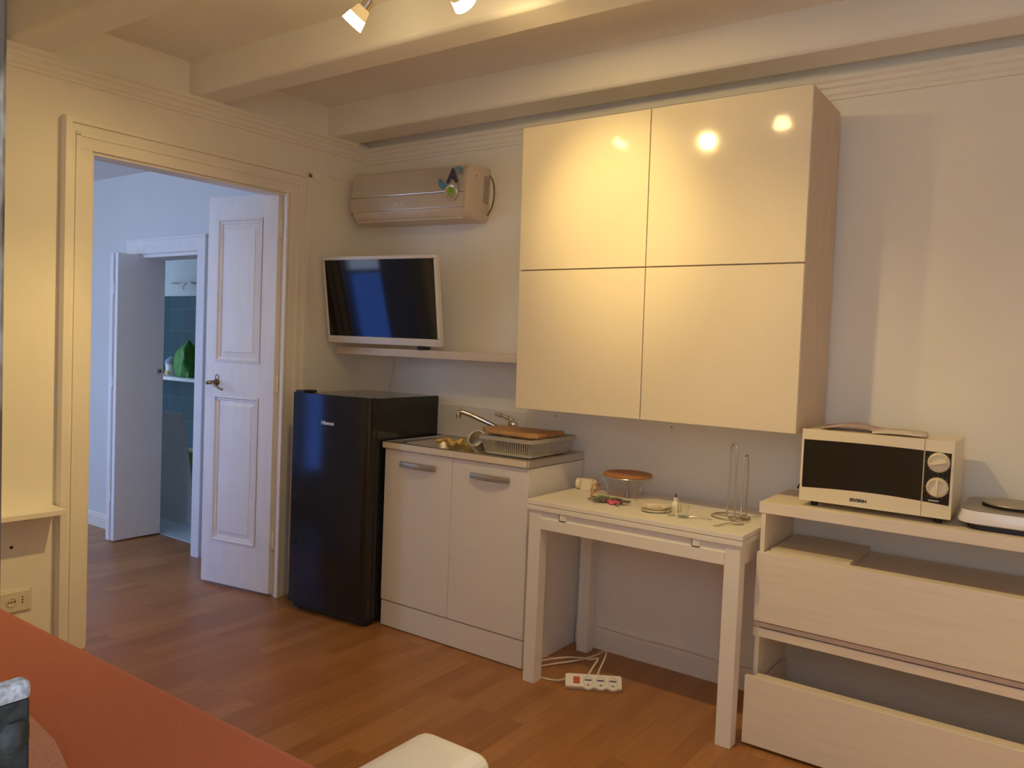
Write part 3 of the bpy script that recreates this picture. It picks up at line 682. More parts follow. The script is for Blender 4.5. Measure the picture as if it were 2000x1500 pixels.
# cup and cloth in the bowl
t = thing('steel_cup', 'steel cup lying on its side at the right edge of the sink bowl', 'cup', (1.156, -0.345, 0.9355), (math.radians(58), 0, math.radians(8)))
obj('body', MB().lathe([(0.004, -0.045), (0.030, -0.045), (0.033, -0.040), (0.037, 0.035), (0.039, 0.036), (0.036, 0.034), (0.031, -0.036), (0.004, -0.038)], 24, cap0=True), STEEL, t, smooth=True)
obj('rim', MB().tube([(0.039*math.cos(a), 0.039*math.sin(a), 0.035) for a in [2*PI*i/28 for i in range(28)]], 0.0025, 6, closed=True), CREAMP, t, smooth=True)
def cloth(name, m, w_, d_, amp, seed, thick=0.004, nx=22, ny=18, drop=None):
    rnd = random.Random(seed); ph = [rnd.random()*6.28 for _ in range(8)]
    b = MB(); vs = []
    for j in range(ny+1):
        for i in range(nx+1):
            u, v = i/nx-0.5, j/ny-0.5
            rag = 1+0.10*math.sin(7*u+ph[0])+0.08*math.sin(9*v+ph[1])
            z = amp*(0.5+0.5*math.sin(9*u+4*v+ph[2]))*(0.6+0.4*math.sin(11*v-3*u+ph[3]))+0.4*amp*math.sin(15*u-8*v+ph[4])
            x, y = w_*u*rag, d_*v*rag
            if drop: z += drop(x, y)
            vs.append((x, y, z))
    fs = [(j*(nx+1)+i, j*(nx+1)+i+1, (j+1)*(nx+1)+i+1, (j+1)*(nx+1)+i) for j in range(ny) for i in range(nx)]
    o = obj(name, b.add(vs, fs), m, smooth=True)
    so = o.modifiers.new('thickness', 'SOLIDIFY'); so.thickness = thick
    return o
o = cloth('dish_cloth', YELL, 0.125, 0.110, 0.020, 5, drop=lambda x, y: 0.012-1.6*max(0, y-0.005)**1.0*0.55)
o.location = (1.062, -0.408, 0.912); o.rotation_euler = (0, 0, 0.1); tag(o, 'crumpled yellow cloth hanging over the front edge of the sink bowl', 'cloth')

# ---------------------------------------------------------------- white fold-out table
TX0, TX1, TY0, TY1, TZ = 1.565, 2.463, -0.540, -0.036, 0.756
t = thing('side_table', 'white table with doubled top between the sink cabinet and the drawer chest', 'table', (TX0, TY0, 0))
LW, LD = TX1-TX0, TY1-TY0
obj('tabletop', MB().box(0, LW, 0, LD, TZ-0.0185, TZ), WHITET, t, bevel=0.0015)
obj('folded_leaf', MB().box(0, LW, 0, LD, TZ-0.040, TZ-0.0205), WHITET, t, bevel=0.0015)
lg = 0.056
m = MB(); m.box(0.008+lg, LW-0.008-lg, 0.012, 0.030, TZ-0.115, TZ-0.040); m.box(0.008+lg, LW-0.008-lg, LD-0.030, LD-0.012, TZ-0.115, TZ-0.040)
m.box(0.012, 0.030, 0.008+lg, LD-0.008-lg, TZ-0.115, TZ-0.040); m.box(LW-0.030, LW-0.012, 0.008+lg, LD-0.008-lg, TZ-0.115, TZ-0.040)
obj('apron', m, WHITET, t, bevel=0.001)
obj('runner_rail', MB().box(0.008+lg, LW-0.008-lg, 0.006, 0.0125, TZ-0.115, TZ-0.070), WHITET, t, bevel=0.001)
for x in (0.008, LW-0.008-lg):
    for y in (0.008, LD-0.008-lg):
        obj('leg', MB().box(x, x+lg, y, y+lg, 0.0, TZ-0.0405), WHITET, t, bevel=0.002)
for x in (0.155, 0.715):
    b_ = obj('slide_block', MB().box(x, x+0.028, 0.004, 0.020, TZ-0.066, TZ-0.041), WHITET, t, bevel=0.001)
    obj('gap', MB().box(x-0.002, x, 0.0045, 0.013, TZ-0.068, TZ-0.041).box(x-0.002, x+0.026, 0.0045, 0.013, TZ-0.0685, TZ-0.066), DARK, b_)

# things on the table
t = thing('plug_adapter', 'cream multi-plug adapter lying at the back left of the white table', 'adapter', (1.632, -0.165, TZ), (0, 0, 0.25))
obj('body', MB().prism(rrect(-0.030, 0.030, -0.028, 0.028, 0.012), 'z', 0.0, 0.052), CREAMP, t, bevel=0.004)
obj('side_outlet', MB().lathe([(0.024, 0), (0.024, 0.018), (0.019, 0.022), (0.016, 0.012)], 18, Matrix.Translation((-0.030, 0.0, 0.027)) @ Matrix.Rotation(-PI/2, 4, 'Y')), CREAMP, t, smooth=True)
obj('pin_side', MB().lathe([(0.022, 0), (0.020, 0.012), (0.018, 0.006)], 18, Matrix.Translation((0.030, 0.0, 0.026)) @ Matrix.Rotation(PI/2, 4, 'Y')), CREAMP, t, smooth=True)
m = MB()
for dy in (-0.010, 0, 0.010): m.tube([(0.034, dy, 0.026), (0.056, dy, 0.026)], 0.0024, 8)
obj('pin', m, KEYD, t, smooth=True)
o = obj('orange_cord', MB().tube(smooth_path([(1.672, -0.205, TZ+0.004), (1.690, -0.235, TZ+0.022), (1.703, -0.225, TZ+0.045), (1.712, -0.20, TZ+0.02), (1.700, -0.245, TZ+0.004), (1.716, -0.275, TZ+0.004)]), 0.0026, 7), ORANGE, smooth=True)
tag(o, 'short looped orange cord beside the cream plug adapter on the table', 'cord')

t = thing('key_bunch', 'bunch of keys with green, grey and pink heads on the white table', 'keys', (1.845, -0.345, TZ))
obj('key_ring', MB().tube([(0.016*math.cos(a), 0.016*math.sin(a), 0.006+0.002*math.cos(2*a)) for a in [2*PI*i/20 for i in range(20)]], 0.0014, 6, closed=True), KEYD, t)
def key(ang_, m, ln=0.032, z=0.003, label=None, big=1.0):
    M_ = Matrix.Rotation(ang_, 4, 'Z') @ Matrix.Translation((0.014, 0, z+0.004)) @ Matrix.Diagonal((1.2, 1.5, 2.2, 1))
    k = obj('key', MB().box(0.026*big, 0.026*big+ln, -0.0035, 0.0035, -0.001, 0.001, M_).box(0.034*big, 0.026*big+ln*0.9, 0.0035, 0.0055, -0.001, 0.001, M_), KEYD, t, bevel=0.0004)
    obj('key_head', MB().prism(rrect(0.0, 0.028*big, -0.011*big, 0.011*big, 0.006), 'z', -0.002, 0.003, M_), m, k, bevel=0.001, label=label)
key(PI*0.98, KEYG, 0.030, 0.008, 'green key cover', 1.5); key(PI*1.10, KEYD, 0.034, 0.004, None, 1.3); key(PI*1.32, KEYD, 0.03, 0.006); key(-0.75, KEYP, 0.026, 0.004, 'pink key cover', 1.35)
key(-0.1, KEYD, 0.036, 0.008); key(0.55, KEYD, 0.030, 0.004); key(PI*1.22, KEYD, 0.03, 0.010); key(-0.40, KEYD, 0.030, 0.011)

t = thing('serving_stand', 'round orange wood plate on a wire stand at the back of the table', 'stand', (1.832, -0.175, TZ))
obj('plate', MB().lathe([(0.094, 0.089), (0.102, 0.091), (0.104, 0.095), (0.102, 0.100), (0.096, 0.101), (0.086, 0.099)], 48), CORK, t, smooth=True, label='orange wooden plate')
m = MB()
m.tube([(0.108*math.cos(a), 0.108*math.sin(a), 0.088) for a in [2*PI*i/40 for i in range(40)]], 0.0015, 6, closed=True)
obj('wire_ring', m, CHROME, t)
for a in (math.radians(200), math.radians(318), math.radians(75)):
    c_, s_ = math.cos(a), math.sin(a)
    obj('wire_leg', MB().tube(smooth_path([(0.112*c_, 0.112*s_, 0.088), (0.085*c_, 0.085*s_, 0.03), (0.082*c_, 0.082*s_, 0.003), (0.105*c_, 0.105*s_, 0.003), (0.115*c_, 0.115*s_, 0.010)]), 0.0014, 6), NICKEL, t)
obj('post', MB().lathe([(0.012, 0.0), (0.010, 0.014), (0.004, 0.03), (0.004, 0.088)], 14), GREYH, t, smooth=True)

t = thing('dish', 'small stack of cream oval dishes at the front of the white table', 'dish', (2.065, -0.385, TZ), (0, 0, 0.75))
for i, (r, z, m_) in enumerate(((1.0, 0.0, CERAM), (0.93, 0.010, CERAM))):
    pr_ = [(0.030*r, z), (0.052*r, z+0.006), (0.062*r, z+0.014), (0.059*r, z+0.014), (0.048*r, z+0.009), (0.005, z+0.006)]
    obj('saucer', MB().lathe(pr_, 28, Matrix.Scale(0.72, 4, (0, 1, 0)), cap1=True), m_, t, smooth=True)
o = obj('soap_bar', MB().prism(rrect(-0.030, 0.030, -0.018, 0.018, 0.012), 'z', 0.0, 0.016), CREAMP, bevel=0.005, seg=3, loc=(2.052, -0.385, TZ+0.0170), rot=(0, 0, 0.9))
tag(o, 'cream bar of soap lying in the oval dish on the table', 'soap')
t = thing('pump_bottle', 'little white bottle with a dark nozzle behind the drinking glass', 'bottle', (2.118, -0.325, TZ))
obj('body', MB().lathe([(0.016, 0), (0.018, 0.004), (0.018, 0.030), (0.011, 0.040), (0.008, 0.044)], 20), CERAM, t, smooth=True)
obj('collar', MB().lathe([(0.009, 0.044), (0.009, 0.054), (0.005, 0.056)], 14), CREAMP, t, smooth=True)
obj('nozzle', MB().tube([(0, 0, 0.055), (0, 0, 0.072)], 0.0030, 8), NAVY, t, smooth=True)
def tumbler(name, label, x, y, r, h):
    o = obj(name, MB().lathe([(r*0.82, 0), (r, h), (r-0.0025, h), (r*0.82-0.0025, 0.006), (0.002, 0.006)], 28, cap0=True, cap1=True), GLASS, smooth=True, loc=(x, y, TZ+0.0005)); tag(o, label, 'glass'); return o
tumbler('drinking_glass', 'clear drinking glass on the table in front of the white bottle', 2.185, -0.405, 0.022, 0.046)
tumbler('shot_glass', 'smaller clear glass beside the oval dish on the table', 2.138, -0.412, 0.015, 0.032)
def spoon(label, x, y, a, ln=0.105, cat='spoon', s=1.0, fork=False):
    t = thing('fork' if fork else 'teaspoon', label, 'fork' if fork else 'spoon', (x, y, TZ), (0, 0, a))
    obj('handle', MB().tube(smooth_path([(0, 0, 0.003), (ln*0.45, 0, 0.009), (ln*0.8, 0, 0.005)]), 0.0022, 6, M=Matrix.Scale(1.6, 4, (0, 1, 0))), STEEL, t, smooth=True)
    vs = []; n = 14
    b = MB(); pts = [(ln*0.8+0.022*(1-math.cos(q)), 0.0115*s*math.sin(q)) for q in [2*PI*i/n for i in range(n)]]
    b.prism(pts, 'z', 0.002, 0.0042)
    obj('bowl', b, STEEL, t, bevel=0.0008)
    obj('handle_end', MB().prism([(-0.018, -0.006), (0.006, -0.0025), (0.006, 0.0025), (-0.018, 0.006), (-0.024, 0)], 'z', 0.0015, 0.0038), STEEL, t)
    return t
spoon('small steel spoon lying in front of the wire paper-towel holder', 2.342, -0.448, math.radians(58), 0.085)
spoon('small steel spoon lying right of the drinking glass, handle towards the wall', 2.262, -0.375, math.radians(205), 0.075)

t = thing('towel_holder', 'wire paper-towel holder standing empty at the right end of the table', 'paper towel holder', (2.318, -0.262, TZ))
wr = 0.0032
obj('base_ring', MB().tube([(0.070*math.cos(a), 0.070*math.sin(a), wr) for a in [2*PI*i/36 for i in range(36)]], wr, 8, closed=True), NICKEL, t, smooth=True)
m = smooth_path([(-0.022, 0.0, wr), (-0.015, 0, 0.020), (-0.012, 0, 0.15), (-0.012, 0, 0.255), (-0.006, 0, 0.276), (0.0, 0, 0.281), (0.006, 0, 0.276), (0.012, 0, 0.255), (0.012, 0, 0.15), (0.014, 0, 0.020), (0.022, 0, wr)])
obj('centre_loop', MB().tube(m, wr, 8).tube([(-0.070, 0, wr), (0.070, 0, wr)], wr, 8), NICKEL, t, smooth=True)
m = smooth_path([(0.035, -0.062, wr), (0.046, -0.022, 0.012), (0.044, -0.012, 0.04), (0.044, -0.012, 0.15), (0.044, -0.010, 0.225), (0.047, -0.006, 0.240), (0.051, 0.0, 0.244), (0.054, 0.006, 0.236), (0.056, 0.008, 0.15), (0.056, 0.006, 0.03), (0.066, 0.0, wr)])
obj('side_loop', MB().tube(m, wr*0.9, 8), NICKEL, t, smooth=True)
obj('small_ring', MB().tube([(0.045+0.036*math.cos(a), -0.040+0.034*math.sin(a), wr*2.6) for a in [2*PI*i/28 for i in range(28)]], wr*0.9, 8, closed=True), NICKEL, t, smooth=True)

# ---------------------------------------------------------------- drawer chest
KX0, KX1, KY = 2.474, 3.674, -0.414
t = thing('drawer_chest', 'whitened wood drawer chest at the right, under the microwave', 'chest of drawers', (KX0, 0, 0))
w_ = KX1-KX0
obj('top_panel', MB().box(0, w_, KY, -0.056, 0.822, 0.861), BIRCH, t, bevel=0.0015)
obj('side_panel', MB().box(0.008, 0.024, KY+0.004, -0.058, 0.0, 0.822), BIRCH, t, bevel=0.001)
obj('side_panel', MB().box(w_-0.024, w_-0.008, KY+0.004, -0.058, 0.0, 0.822), BIRCH, t, bevel=0.001)
obj('middle_panel', MB().box(0.002, w_-0.002, KY-0.002, -0.058, 0.380, 0.412), BIRCH, t, bevel=0.001)
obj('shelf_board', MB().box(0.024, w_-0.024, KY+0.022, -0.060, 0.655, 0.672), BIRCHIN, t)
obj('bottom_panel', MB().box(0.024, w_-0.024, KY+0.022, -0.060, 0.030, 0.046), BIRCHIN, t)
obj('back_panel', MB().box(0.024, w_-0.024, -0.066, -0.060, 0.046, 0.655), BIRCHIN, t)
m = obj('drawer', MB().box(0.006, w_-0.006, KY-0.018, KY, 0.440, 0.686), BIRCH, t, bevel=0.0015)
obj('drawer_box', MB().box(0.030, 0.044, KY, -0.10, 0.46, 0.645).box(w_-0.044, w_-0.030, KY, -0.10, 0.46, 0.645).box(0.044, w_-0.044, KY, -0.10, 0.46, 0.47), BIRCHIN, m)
obj('grip_lip', MB().box(0.030, w_-0.030, KY-0.0005, KY+0.030, 0.674, 0.6858), BIRCH, m, bevel=0.001)
obj('drawer_rail', MB().box(0.006, w_-0.006, KY-0.006, KY+0.004, 0.418, 0.434), ASHW, t)
m = obj('drawer', MB().box(0.0, w_, KY-0.058, KY-0.040, 0.012, 0.252), BIRCH, t, bevel=0.0015)
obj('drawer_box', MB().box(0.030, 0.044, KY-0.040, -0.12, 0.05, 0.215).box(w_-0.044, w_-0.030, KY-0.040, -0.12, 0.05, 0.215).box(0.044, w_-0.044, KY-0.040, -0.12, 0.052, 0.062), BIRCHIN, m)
obj('grip_lip', MB().box(0.030, w_-0.030, KY-0.0405, KY-0.006, 0.240, 0.2518), BIRCH, m, bevel=0.001)
o = obj('loose_board', MB().box(2.512, 2.780, -0.383, -0.066, 0.673, 0.692), BIRCHIN, bevel=0.001); tag(o, 'short loose board lying in the open top compartment of the chest', 'board')

# ---------------------------------------------------------------- microwave
MX0, MX1, MY0, MY1, MZ0, MZ1 = 2.598, 3.066, -0.375, -0.085, 0.882, 1.130
t = thing('microwave', 'cream microwave with two round knobs on top of the drawer chest', 'microwave', (MX0, MY0, MZ0))
w_, dp, hh = MX1-MX0, MY1-MY0, MZ1-MZ0
obj('casing', MB().box(0.002, w_-0.002, 0.022, dp, 0.0, hh-0.002), MWC, t, bevel=0.004, seg=3)
xs = 0.383
def archband(x0, x1, top):
    n = 12; pts = []
    for i in range(n+1):
        x = x0+(x1-x0)*i/n; u = x/w_
        if top: pts.append((x, hh-0.036+0.004*math.sin(PI*min(1, u))-0.002*u))
        else: pts.append((x, 0.044+0.011*math.sin(PI*min(1, u*0.92))-0.004*u))
    return pts
def frontplate(x0, x1, ml, mr):
    m = MB()
    lo = archband(x0+ml, x1-mr, False); hi = archband(x0+ml, x1-mr, True)
    m.prism([(x0, 0.0), (x1, 0.0), (x1, lo[-1][1])] + lo[::-1] + [(x0, lo[0][1])], 'y', 0.0, 0.022)
    m.prism([(x0, hh), (x0, hi[0][1])] + hi + [(x1, hi[-1][1]), (x1, hh)], 'y', 0.0, 0.022)
    m.prism([(x0, lo[0][1]), (x0+ml, lo[0][1]), (x0+ml, hi[0][1]), (x0, hi[0][1])], 'y', 0.0, 0.022)
    m.prism([(x1-mr, lo[-1][1]), (x1, lo[-1][1]), (x1, hi[-1][1]), (x1-mr, hi[-1][1])], 'y', 0.0, 0.022)
    g = MB().prism(lo+hi[::-1], 'y', 0.003, 0.020)
    return m, g
fm, g = frontplate(0.0, xs-0.0008, 0.007, 0.0006)
d_ = obj('door', fm, MWC, t)
obj('window', g, MWGLASS, d_)
fm, g = frontplate(xs+0.0008, w_, 0.0012, 0.007)
d_ = obj('control_panel', fm, MWC, t)
obj('panel_face', g, MWGLASS, d_)
for z, a in ((0.178, math.radians(14)), (0.098, math.radians(88))):
    Mk = Matrix.Translation((0.4255, 0.003, z)) @ Matrix.Rotation(PI/2, 4, 'X')
    k = obj('knob', MB().lathe([(0.032, 0), (0.032, 0.003), (0.029, 0.006), (0.0275, 0.017), (0.0255, 0.018), (0.0245, 0.009), (0.002, 0.009)], 36, Mk), MWC, t, smooth=True)
    obj('grip', MB().box(-0.0255, 0.0255, -0.0045, 0.0045, 0.008, 0.027, Mk @ Matrix.Rotation(a, 4, 'Z')), MWC, k, bevel=0.002)
    m = MB()
    for i in range(16):
        q = PI*2*i/16; m.box(0.035, 0.038, -0.0004, 0.0004, 0, 0.0005, Mk @ Matrix.Rotation(q, 4, 'Z'))
    obj('dial_marks', m, GREYH, k)
m = MB()
for i in range(6): m.box(0.402+i*0.0052, 0.4055+i*0.0052, 0.0024, 0.0031, 0.0520, 0.0565)
obj('model_text', m, SILVER, t)
lettering('logo', 'SEVERIN', 0.0145, INK, t, facing(0.193, -0.0005, 0.022), bold=0.0006)
for x, y in ((0.04, 0.05), (w_-0.04, 0.05), (0.04, dp-0.04), (w_-0.04, dp-0.04)):
    obj('foot', MB().lathe([(0.012, 0.861-MZ0), (0.014, 0.001)], 12, Matrix.Translation((x, y, 0))), BLACKM, t)
obj('power_cord', MB().tube(smooth_path([(0.01, dp-0.02, 0.03), (-0.03, dp+0.01, 0.035), (-0.06, dp+0.02, 0.02), (-0.085, dp+0.038, 0.005), (-0.10, dp+0.055, -0.015)]), 0.0035, 8), BLACKM, t, smooth=True, label='black power cord')
# magazines on the microwave
def sheet(name, label, cat, x0, x1, y0, y1, z, lift, m, rot, thick=0.003):
    n = 14; b = MB(); vs = []
    for j in range(3):
        for i in range(n+1):
            u = i/n; vs.append((x0+(x1-x0)*u, y0+(y1-y0)*j/2, lift(u, j/2)))
    b.add(vs, [(j*(n+1)+i, j*(n+1)+i+1, (j+1)*(n+1)+i+1, (j+1)*(n+1)+i) for j in range(2) for i in range(n)])
    o = obj(name, b, m, smooth=True, loc=(2.80, -0.22, z), rot=(0, 0, rot)); so = o.modifiers.new('thickness', 'SOLIDIFY'); so.thickness = thick; so.offset = 1
    tag(o, label, cat)
sheet('magazine', 'open brown magazine lying curled on the left of the microwave top', 'magazine', -0.165, 0.03, -0.085, 0.10, MZ1+0.001, lambda u, v: 0.014*math.sin(PI*u)**1.5+0.001, PAPER1, 0.10)
sheet('leaflet', 'pale leaflet lying flat on the right of the microwave top', 'leaflet', 0.0, 0.165, -0.115, 0.06, MZ1+0.0005, lambda u, v: 0.003*math.sin(PI*u), PAPER2, 0.12, 0.006)

# ---------------------------------------------------------------- hotplate
HX0, HX1, HY0, HY1 = 3.090, 3.36, -0.375, -0.07
t = thing('hotplate', 'white electric hotplate with a grey top, right of the microwave', 'hotplate', (HX0, HY0, 0.861))
w_, dp = HX1-HX0, HY1-HY0
lv = [(0.012, 0.016, 0.05), (-0.008, 0.022, 0.055), (-0.010, 0.030, 0.055), (0.0, 0.060, 0.05)]
seq = [[(x, y, z) for x, y in rrect(i_, w_-i_, i_, dp-i_, r)] for i_, z, r in lv]; nn = len(seq[0])
obj('body', MB().add([p for r in seq for p in r], [(i*nn+k, i*nn+(k+1) % nn, (i+1)*nn+(k+1) % nn, (i+1)*nn+k) for i in range(3) for k in range(nn)] + [tuple(range(nn))[::-1], tuple(3*nn+k for k in range(nn))]), HOBW, t, smooth=True)
obj('top_cover', MB().prism(rrect(0.0, w_, 0.0, dp, 0.05), 'z', 0.0605, 0.0635), HOBG, t, bevel=0.001)
obj('heating_plate', MB().lathe([(0.085, 0.064), (0.092, 0.066), (0.0955, 0.073), (0.094, 0.0765), (0.02, 0.0770), (0.016, 0.0755)], 48, Matrix.Translation((w_*0.53, dp*0.52, 0))), HOBP, t, smooth=True)
obj('base', MB().prism(rrect(0.018, w_-0.018, 0.015, dp-0.015, 0.04), 'z', 0.002, 0.018), BLACKM, t)
for x, y in ((0.04, 0.04), (w_-0.04, 0.04), (0.04, dp-0.04), (w_-0.04, dp-0.04)):
    obj('foot', MB().lathe([(0.010, 0.0), (0.012, 0.004)], 12, Matrix.Translation((x, y, 0))), BLACKM, t)
obj('seam', MB().prism(rrect(0.001, w_-0.001, 0.001, dp-0.001, 0.05), 'z', 0.059, 0.0608), DARK, t)
obj('plate_edge_shadow', MB().lathe([(0.086, 0.063), (0.0955, 0.0635), (0.0962, 0.072), (0.094, 0.0725)], 48, Matrix.Translation((w_*0.53, dp*0.52, 0))), DARK, t, smooth=True)  # dark ring painting the shadow at the edge of the raised plate

# ---------------------------------------------------------------- power strip and its cords on the floor
t = thing('power_strip', 'white three-socket power strip with a red switch on the floor under the table', 'power strip', (1.828, -0.392, 0), (math.radians(40), 0, math.radians(32)))
SL = 0.115
m = MB()
n = 40; lo = []
for i in range(n+1):
    x = -SL+2*SL*i/n; b_ = 0.0
    for cx in (-0.022, 0.028, 0.078): b_ = max(b_, 0.008*max(0, 1-((x-cx)/0.020)**2))
    lo.append((x, -0.028-b_))
m.prism(lo + [(SL, 0.026), (SL-0.01, 0.030), (-SL+0.01, 0.030), (-SL, 0.026)], 'z', 0.0, 0.036, Matrix.Translation((0, 0, 0.010)))
obj('housing', m, WPLAST, t, bevel=0.005, seg=3)
obj('switch', MB().box(-0.082, -0.056, -0.014, 0.014, 0.044, 0.050), RED, t, bevel=0.002, label='red rocker switch')
for cx in (-0.022, 0.028, 0.078):
    s_ = obj('socket', MB().lathe([(0.0205, 0.045), (0.0205, 0.0475), (0.0185, 0.0475), (0.0180, 0.0455), (0.002, 0.0455)], 28, Matrix.Translation((cx, -0.002, 0))), SOCK, t, smooth=True)
    obj('shutter', MB().box(cx-0.014, cx+0.014, -0.001, 0.006, 0.0455, 0.0475), BLUEP, s_, bevel=0.001)
    obj('earth_hole', MB().lathe([(0.003, 0.0455), (0.003, 0.048)], 10, Matrix.Translation((cx, -0.017, 0))), INK, s_)
def cord(label, pts, r=0.0038):
    o = obj('appliance_cable', MB().tube(smooth_path(pts), r, 8), CORDW, smooth=True); tag(o, label, 'cable')
cord('white cable arching from the power strip to the sink cabinet, nearer the wall', [(1.843, -0.386, 0.050), (1.838, -0.355, 0.068), (1.815, -0.27, 0.085), (1.77, -0.19, 0.075), (1.71, -0.16, 0.030), (1.655, -0.22, 0.012), (1.59, -0.32, 0.008), (1.545, -0.40, 0.006), (1.535, -0.46, 0.006)])
cord('white cable from the power strip middle, curling low towards the sink cabinet', [(1.812, -0.402, 0.050), (1.812, -0.37, 0.070), (1.795, -0.30, 0.078), (1.74, -0.26, 0.050), (1.66, -0.22, 0.024), (1.60, -0.25, 0.018), (1.55, -0.33, 0.018), (1.53, -0.39, 0.016)])
inv = (Matrix.Translation((1.828, -0.392, 0)) @ Euler((math.radians(40), 0, math.radians(32))).to_matrix().to_4x4()).inverted()
obj('power_cord', MB().tube(smooth_path([(1.742, -0.445, 0.030), (1.70, -0.455, 0.010), (1.65, -0.462, 0.0045), (1.59, -0.465, 0.0045), (1.54, -0.44, 0.0045)]), 0.0038, 8, M=inv), CORDW, t, smooth=True)
o = obj('skirting_cable', MB().tube(smooth_path([(1.64, -0.0235, 0.108), (1.85, -0.024, 0.100), (2.05, -0.0235, 0.104), (2.25, -0.0235, 0.095), (2.44, -0.022, 0.118)]), 0.003, 6), CORDW); tag(o, 'thin cable lying along the skirting board under the table', 'cable')

# ---------------------------------------------------------------- sofa in the foreground
t = thing('sofa', 'white leatherette sofa with red felt seat cover, seen from behind at bottom left', 'sofa', (0, 0, 0))
def rbox(x0, x1, y0, y1, z0, z1, r):
    o_ = rrect(y0, y1, z0, z1, r, 5); return o_
def softbox(x0, x1, y0, y1, z0, z1): return MB().box(x0, x1, y0, y1, z0, z1)
obj('armrest', softbox(2.320, 2.505, -2.90, -2.005, 0.05, 0.595), LEATH, t, bevel=0.035, seg=5, smooth=False)
obj('armrest', softbox(0.10, 0.285, -2.90, -2.005, 0.05, 0.595), LEATH, t, bevel=0.035, seg=5)
obj('base', softbox(0.285, 2.320, -2.90, -2.09, 0.05, 0.30), LEATH, t, bevel=0.02, seg=3)
obj('seat_cover', softbox(0.290, 2.315, -2.70, -2.062, 0.295, 0.452), REDF, t, bevel=0.03, seg=4, label='red felt seat cover')
obj('backrest', softbox(0.285, 2.320, -2.97, -2.72, 0.05, 0.74), LEATH, t, bevel=0.04, seg=4)
for x in (0.16, 2.44):
    for y in (-2.84, -2.06): obj('foot', MB().lathe([(0.022, 0), (0.022, 0.055)], 16, Matrix.Translation((x, y, 0))), KEYD, t)
m = MB(); m.prism([(0.60, -2.66), (1.80, -2.68), (1.83, -2.50), (1.745, -2.432), (1.60, -2.392), (1.465, -2.376), (1.20, -2.36), (0.62, -2.37)], 'z', 0.454, 0.478)
o = obj('folded_throw', m, PINKW, bevel=0.008, seg=3); tag(o, 'coarse pink woven throw folded on the red seat, in the lower left corner', 'throw')

# ---------------------------------------------------------------- worn window frame the photo is taken past
struct('window_2', MB().box(2.78, 2.8405, -3.055, -3.005, 0.90, 2.2).box(3.61, 3.66, -3.055, -3.005, 0.90, 2.2).box(2.8405, 3.61, -3.055, -3.005, 2.15, 2.2), WORN, bevel=0.0025)
t = thing('window_latch', 'rusty dark latch with a flaking white top on the window frame, lower left corner', 'latch', (2.8405, -3.020, 1.153))
obj('body', MB().box(-0.001, 0.012, -0.028, 0.027, -0.155, -0.011), LATCH, t, bevel=0.002)
obj('cap', MB().box(-0.001, 0.0125, -0.028, 0.0275, -0.0115, 0.0), FLAKE, t, bevel=0.003, label='flaking white painted top')
for z in (-0.032, -0.066, -0.10):
    obj('roller', MB().lathe([(0.0075, -0.009), (0.010, -0.004), (0.010, 0.004), (0.0075, 0.009)], 18, Matrix.Translation((0.0065, 0.018, z))), LATCH, t, smooth=True)
obj('screw', MB().lathe([(0.002, 0), (0.001, 0.0012)], 8, Matrix.Translation((0.012, 0.002, -0.034)) @ Matrix.Rotation(PI/2, 4, 'Y')), SILVER, t)

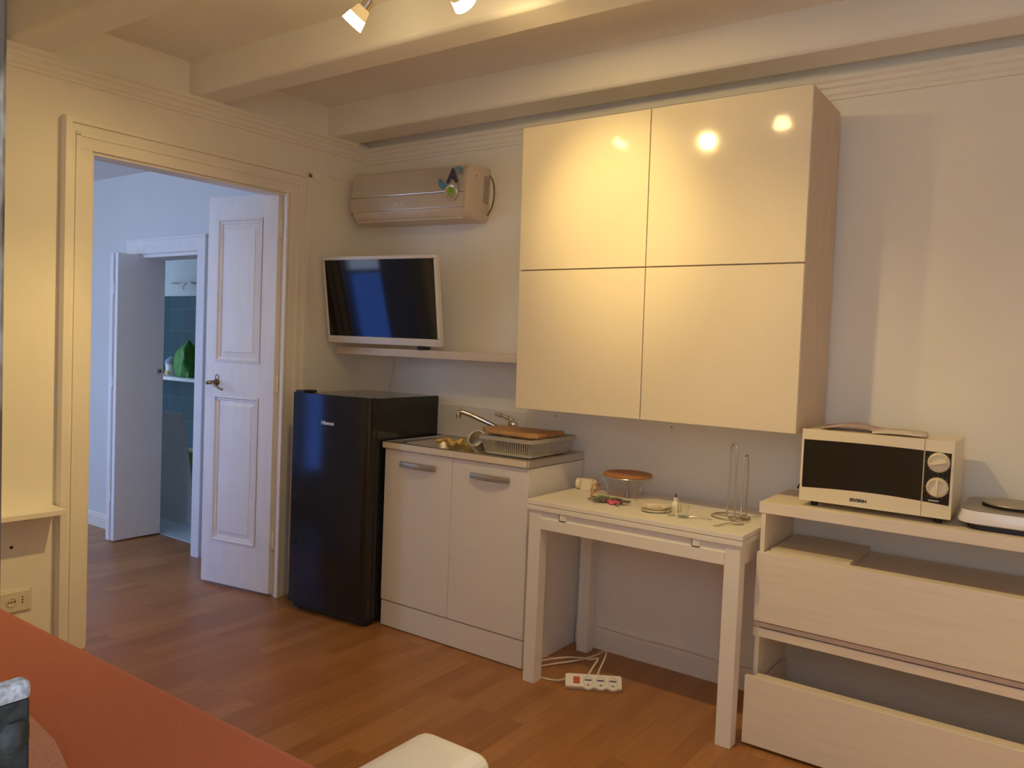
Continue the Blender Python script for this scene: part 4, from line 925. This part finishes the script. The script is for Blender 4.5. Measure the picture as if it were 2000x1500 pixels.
# ---------------------------------------------------------------- ceiling lamp bar with spots
LY_ = -1.364
t = thing('spot_bar', 'ceiling bar lamp with tilted frosted glass spots between the plaster beams', 'ceiling lamp', (1.74, LY_, 2.625))
obj('ceiling_rose', MB().prism(rrect(-0.10, 0.10, -0.03, 0.03, 0.012), 'z', -0.03, 0.0), NICKEL, t, bevel=0.003)
obj('bar', MB().tube([(-0.50, 0, -0.055), (0.80, 0, -0.055)], 0.009, 12), NICKEL, t, smooth=True)
obj('stem', MB().tube([(-0.06, 0, -0.03), (-0.06, 0, -0.06)], 0.007).tube([(0.06, 0, -0.03), (0.06, 0, -0.06)], 0.007), NICKEL, t)
def spot(px, aim, power, beam=1.0, size=52):
    """px: lamp mouth centre relative to the bar; aim: world target"""
    org = Vector((1.74, LY_, 2.625))
    c_ = Vector(px); d = (Vector(aim)-(org+c_)).normalized()
    q = (-d).to_track_quat('Z', 'Y').to_matrix().to_4x4()      # local +z points back from the mouth
    Mx = Matrix.Translation(c_) @ q
    h = obj('lamp_holder', MB().lathe([(0.013, 0.062), (0.017, 0.066), (0.017, 0.098), (0.009, 0.102)], 18, Mx).tube([Mx @ Vector((0, 0, 0.098)), Mx @ Vector((0, 0, 0.112)), Vector((Mx.translation.x*0.5+(Mx @ Vector((0, 0, 0.11))).x*0.5, 0, -0.075)), Vector(((Mx @ Vector((0, 0, 0.11))).x, 0, -0.055))], 0.006, 10), NICKEL, t, smooth=True)
    obj('glass_shade', MB().lathe([(0.0305, 0.034), (0.024, 0.062), (0.018, 0.068), (0.018, 0.066), (0.023, 0.061), (0.0290, 0.034)], 26, Mx, cap0=False, cap1=False), WARMG, h, smooth=True)
    obj('glass_rim', MB().lathe([(0.0375, 0.0), (0.0305, 0.034), (0.0290, 0.034), (0.0355, 0.0)], 26, Mx, cap0=False, cap1=False), HOTG, h, smooth=True)
    obj('bulb', MB().lathe([(0.004, 0.012), (0.020, 0.015), (0.022, 0.022), (0.014, 0.050), (0.013, 0.066)], 20, Mx), HOTG, h, smooth=True)
    for pw, ang_, bl in ((power, 2*size, 1.0), (power*beam, 50, 1.0)):      # the wide spill and the narrow beam of one reflector bulb
        ld = bpy.data.lights.new('spot_light', 'SPOT'); ld.energy = pw; ld.color = LAMP; ld.spot_size = math.radians(ang_); ld.spot_blend = bl; ld.shadow_soft_size = 0.022
        lo = bpy.data.objects.new('spot_light', ld); C.objects.link(lo); lo.parent = t
        lo.matrix_local = Matrix.Translation(c_ + d*0.004) @ q
    return h
spot((-0.402, 0.0, -0.207), (-0.06, -1.80, 0.85), SPOT*2.2, beam=1.3)
spot((0.085, 0.0, -0.245), (1.835, -0.41, 1.90), SPOT, beam=2.6)
spot((0.445, 0.0, -0.215), (2.50, -0.60, 0.40), SPOT*2.4, beam=0.3)
spot((0.76, 0.0, -0.225), (4.1, -2.0, 0.6), SPOT*8, beam=0.5)  # unseen fourth spot, added beyond the view for warm fill light
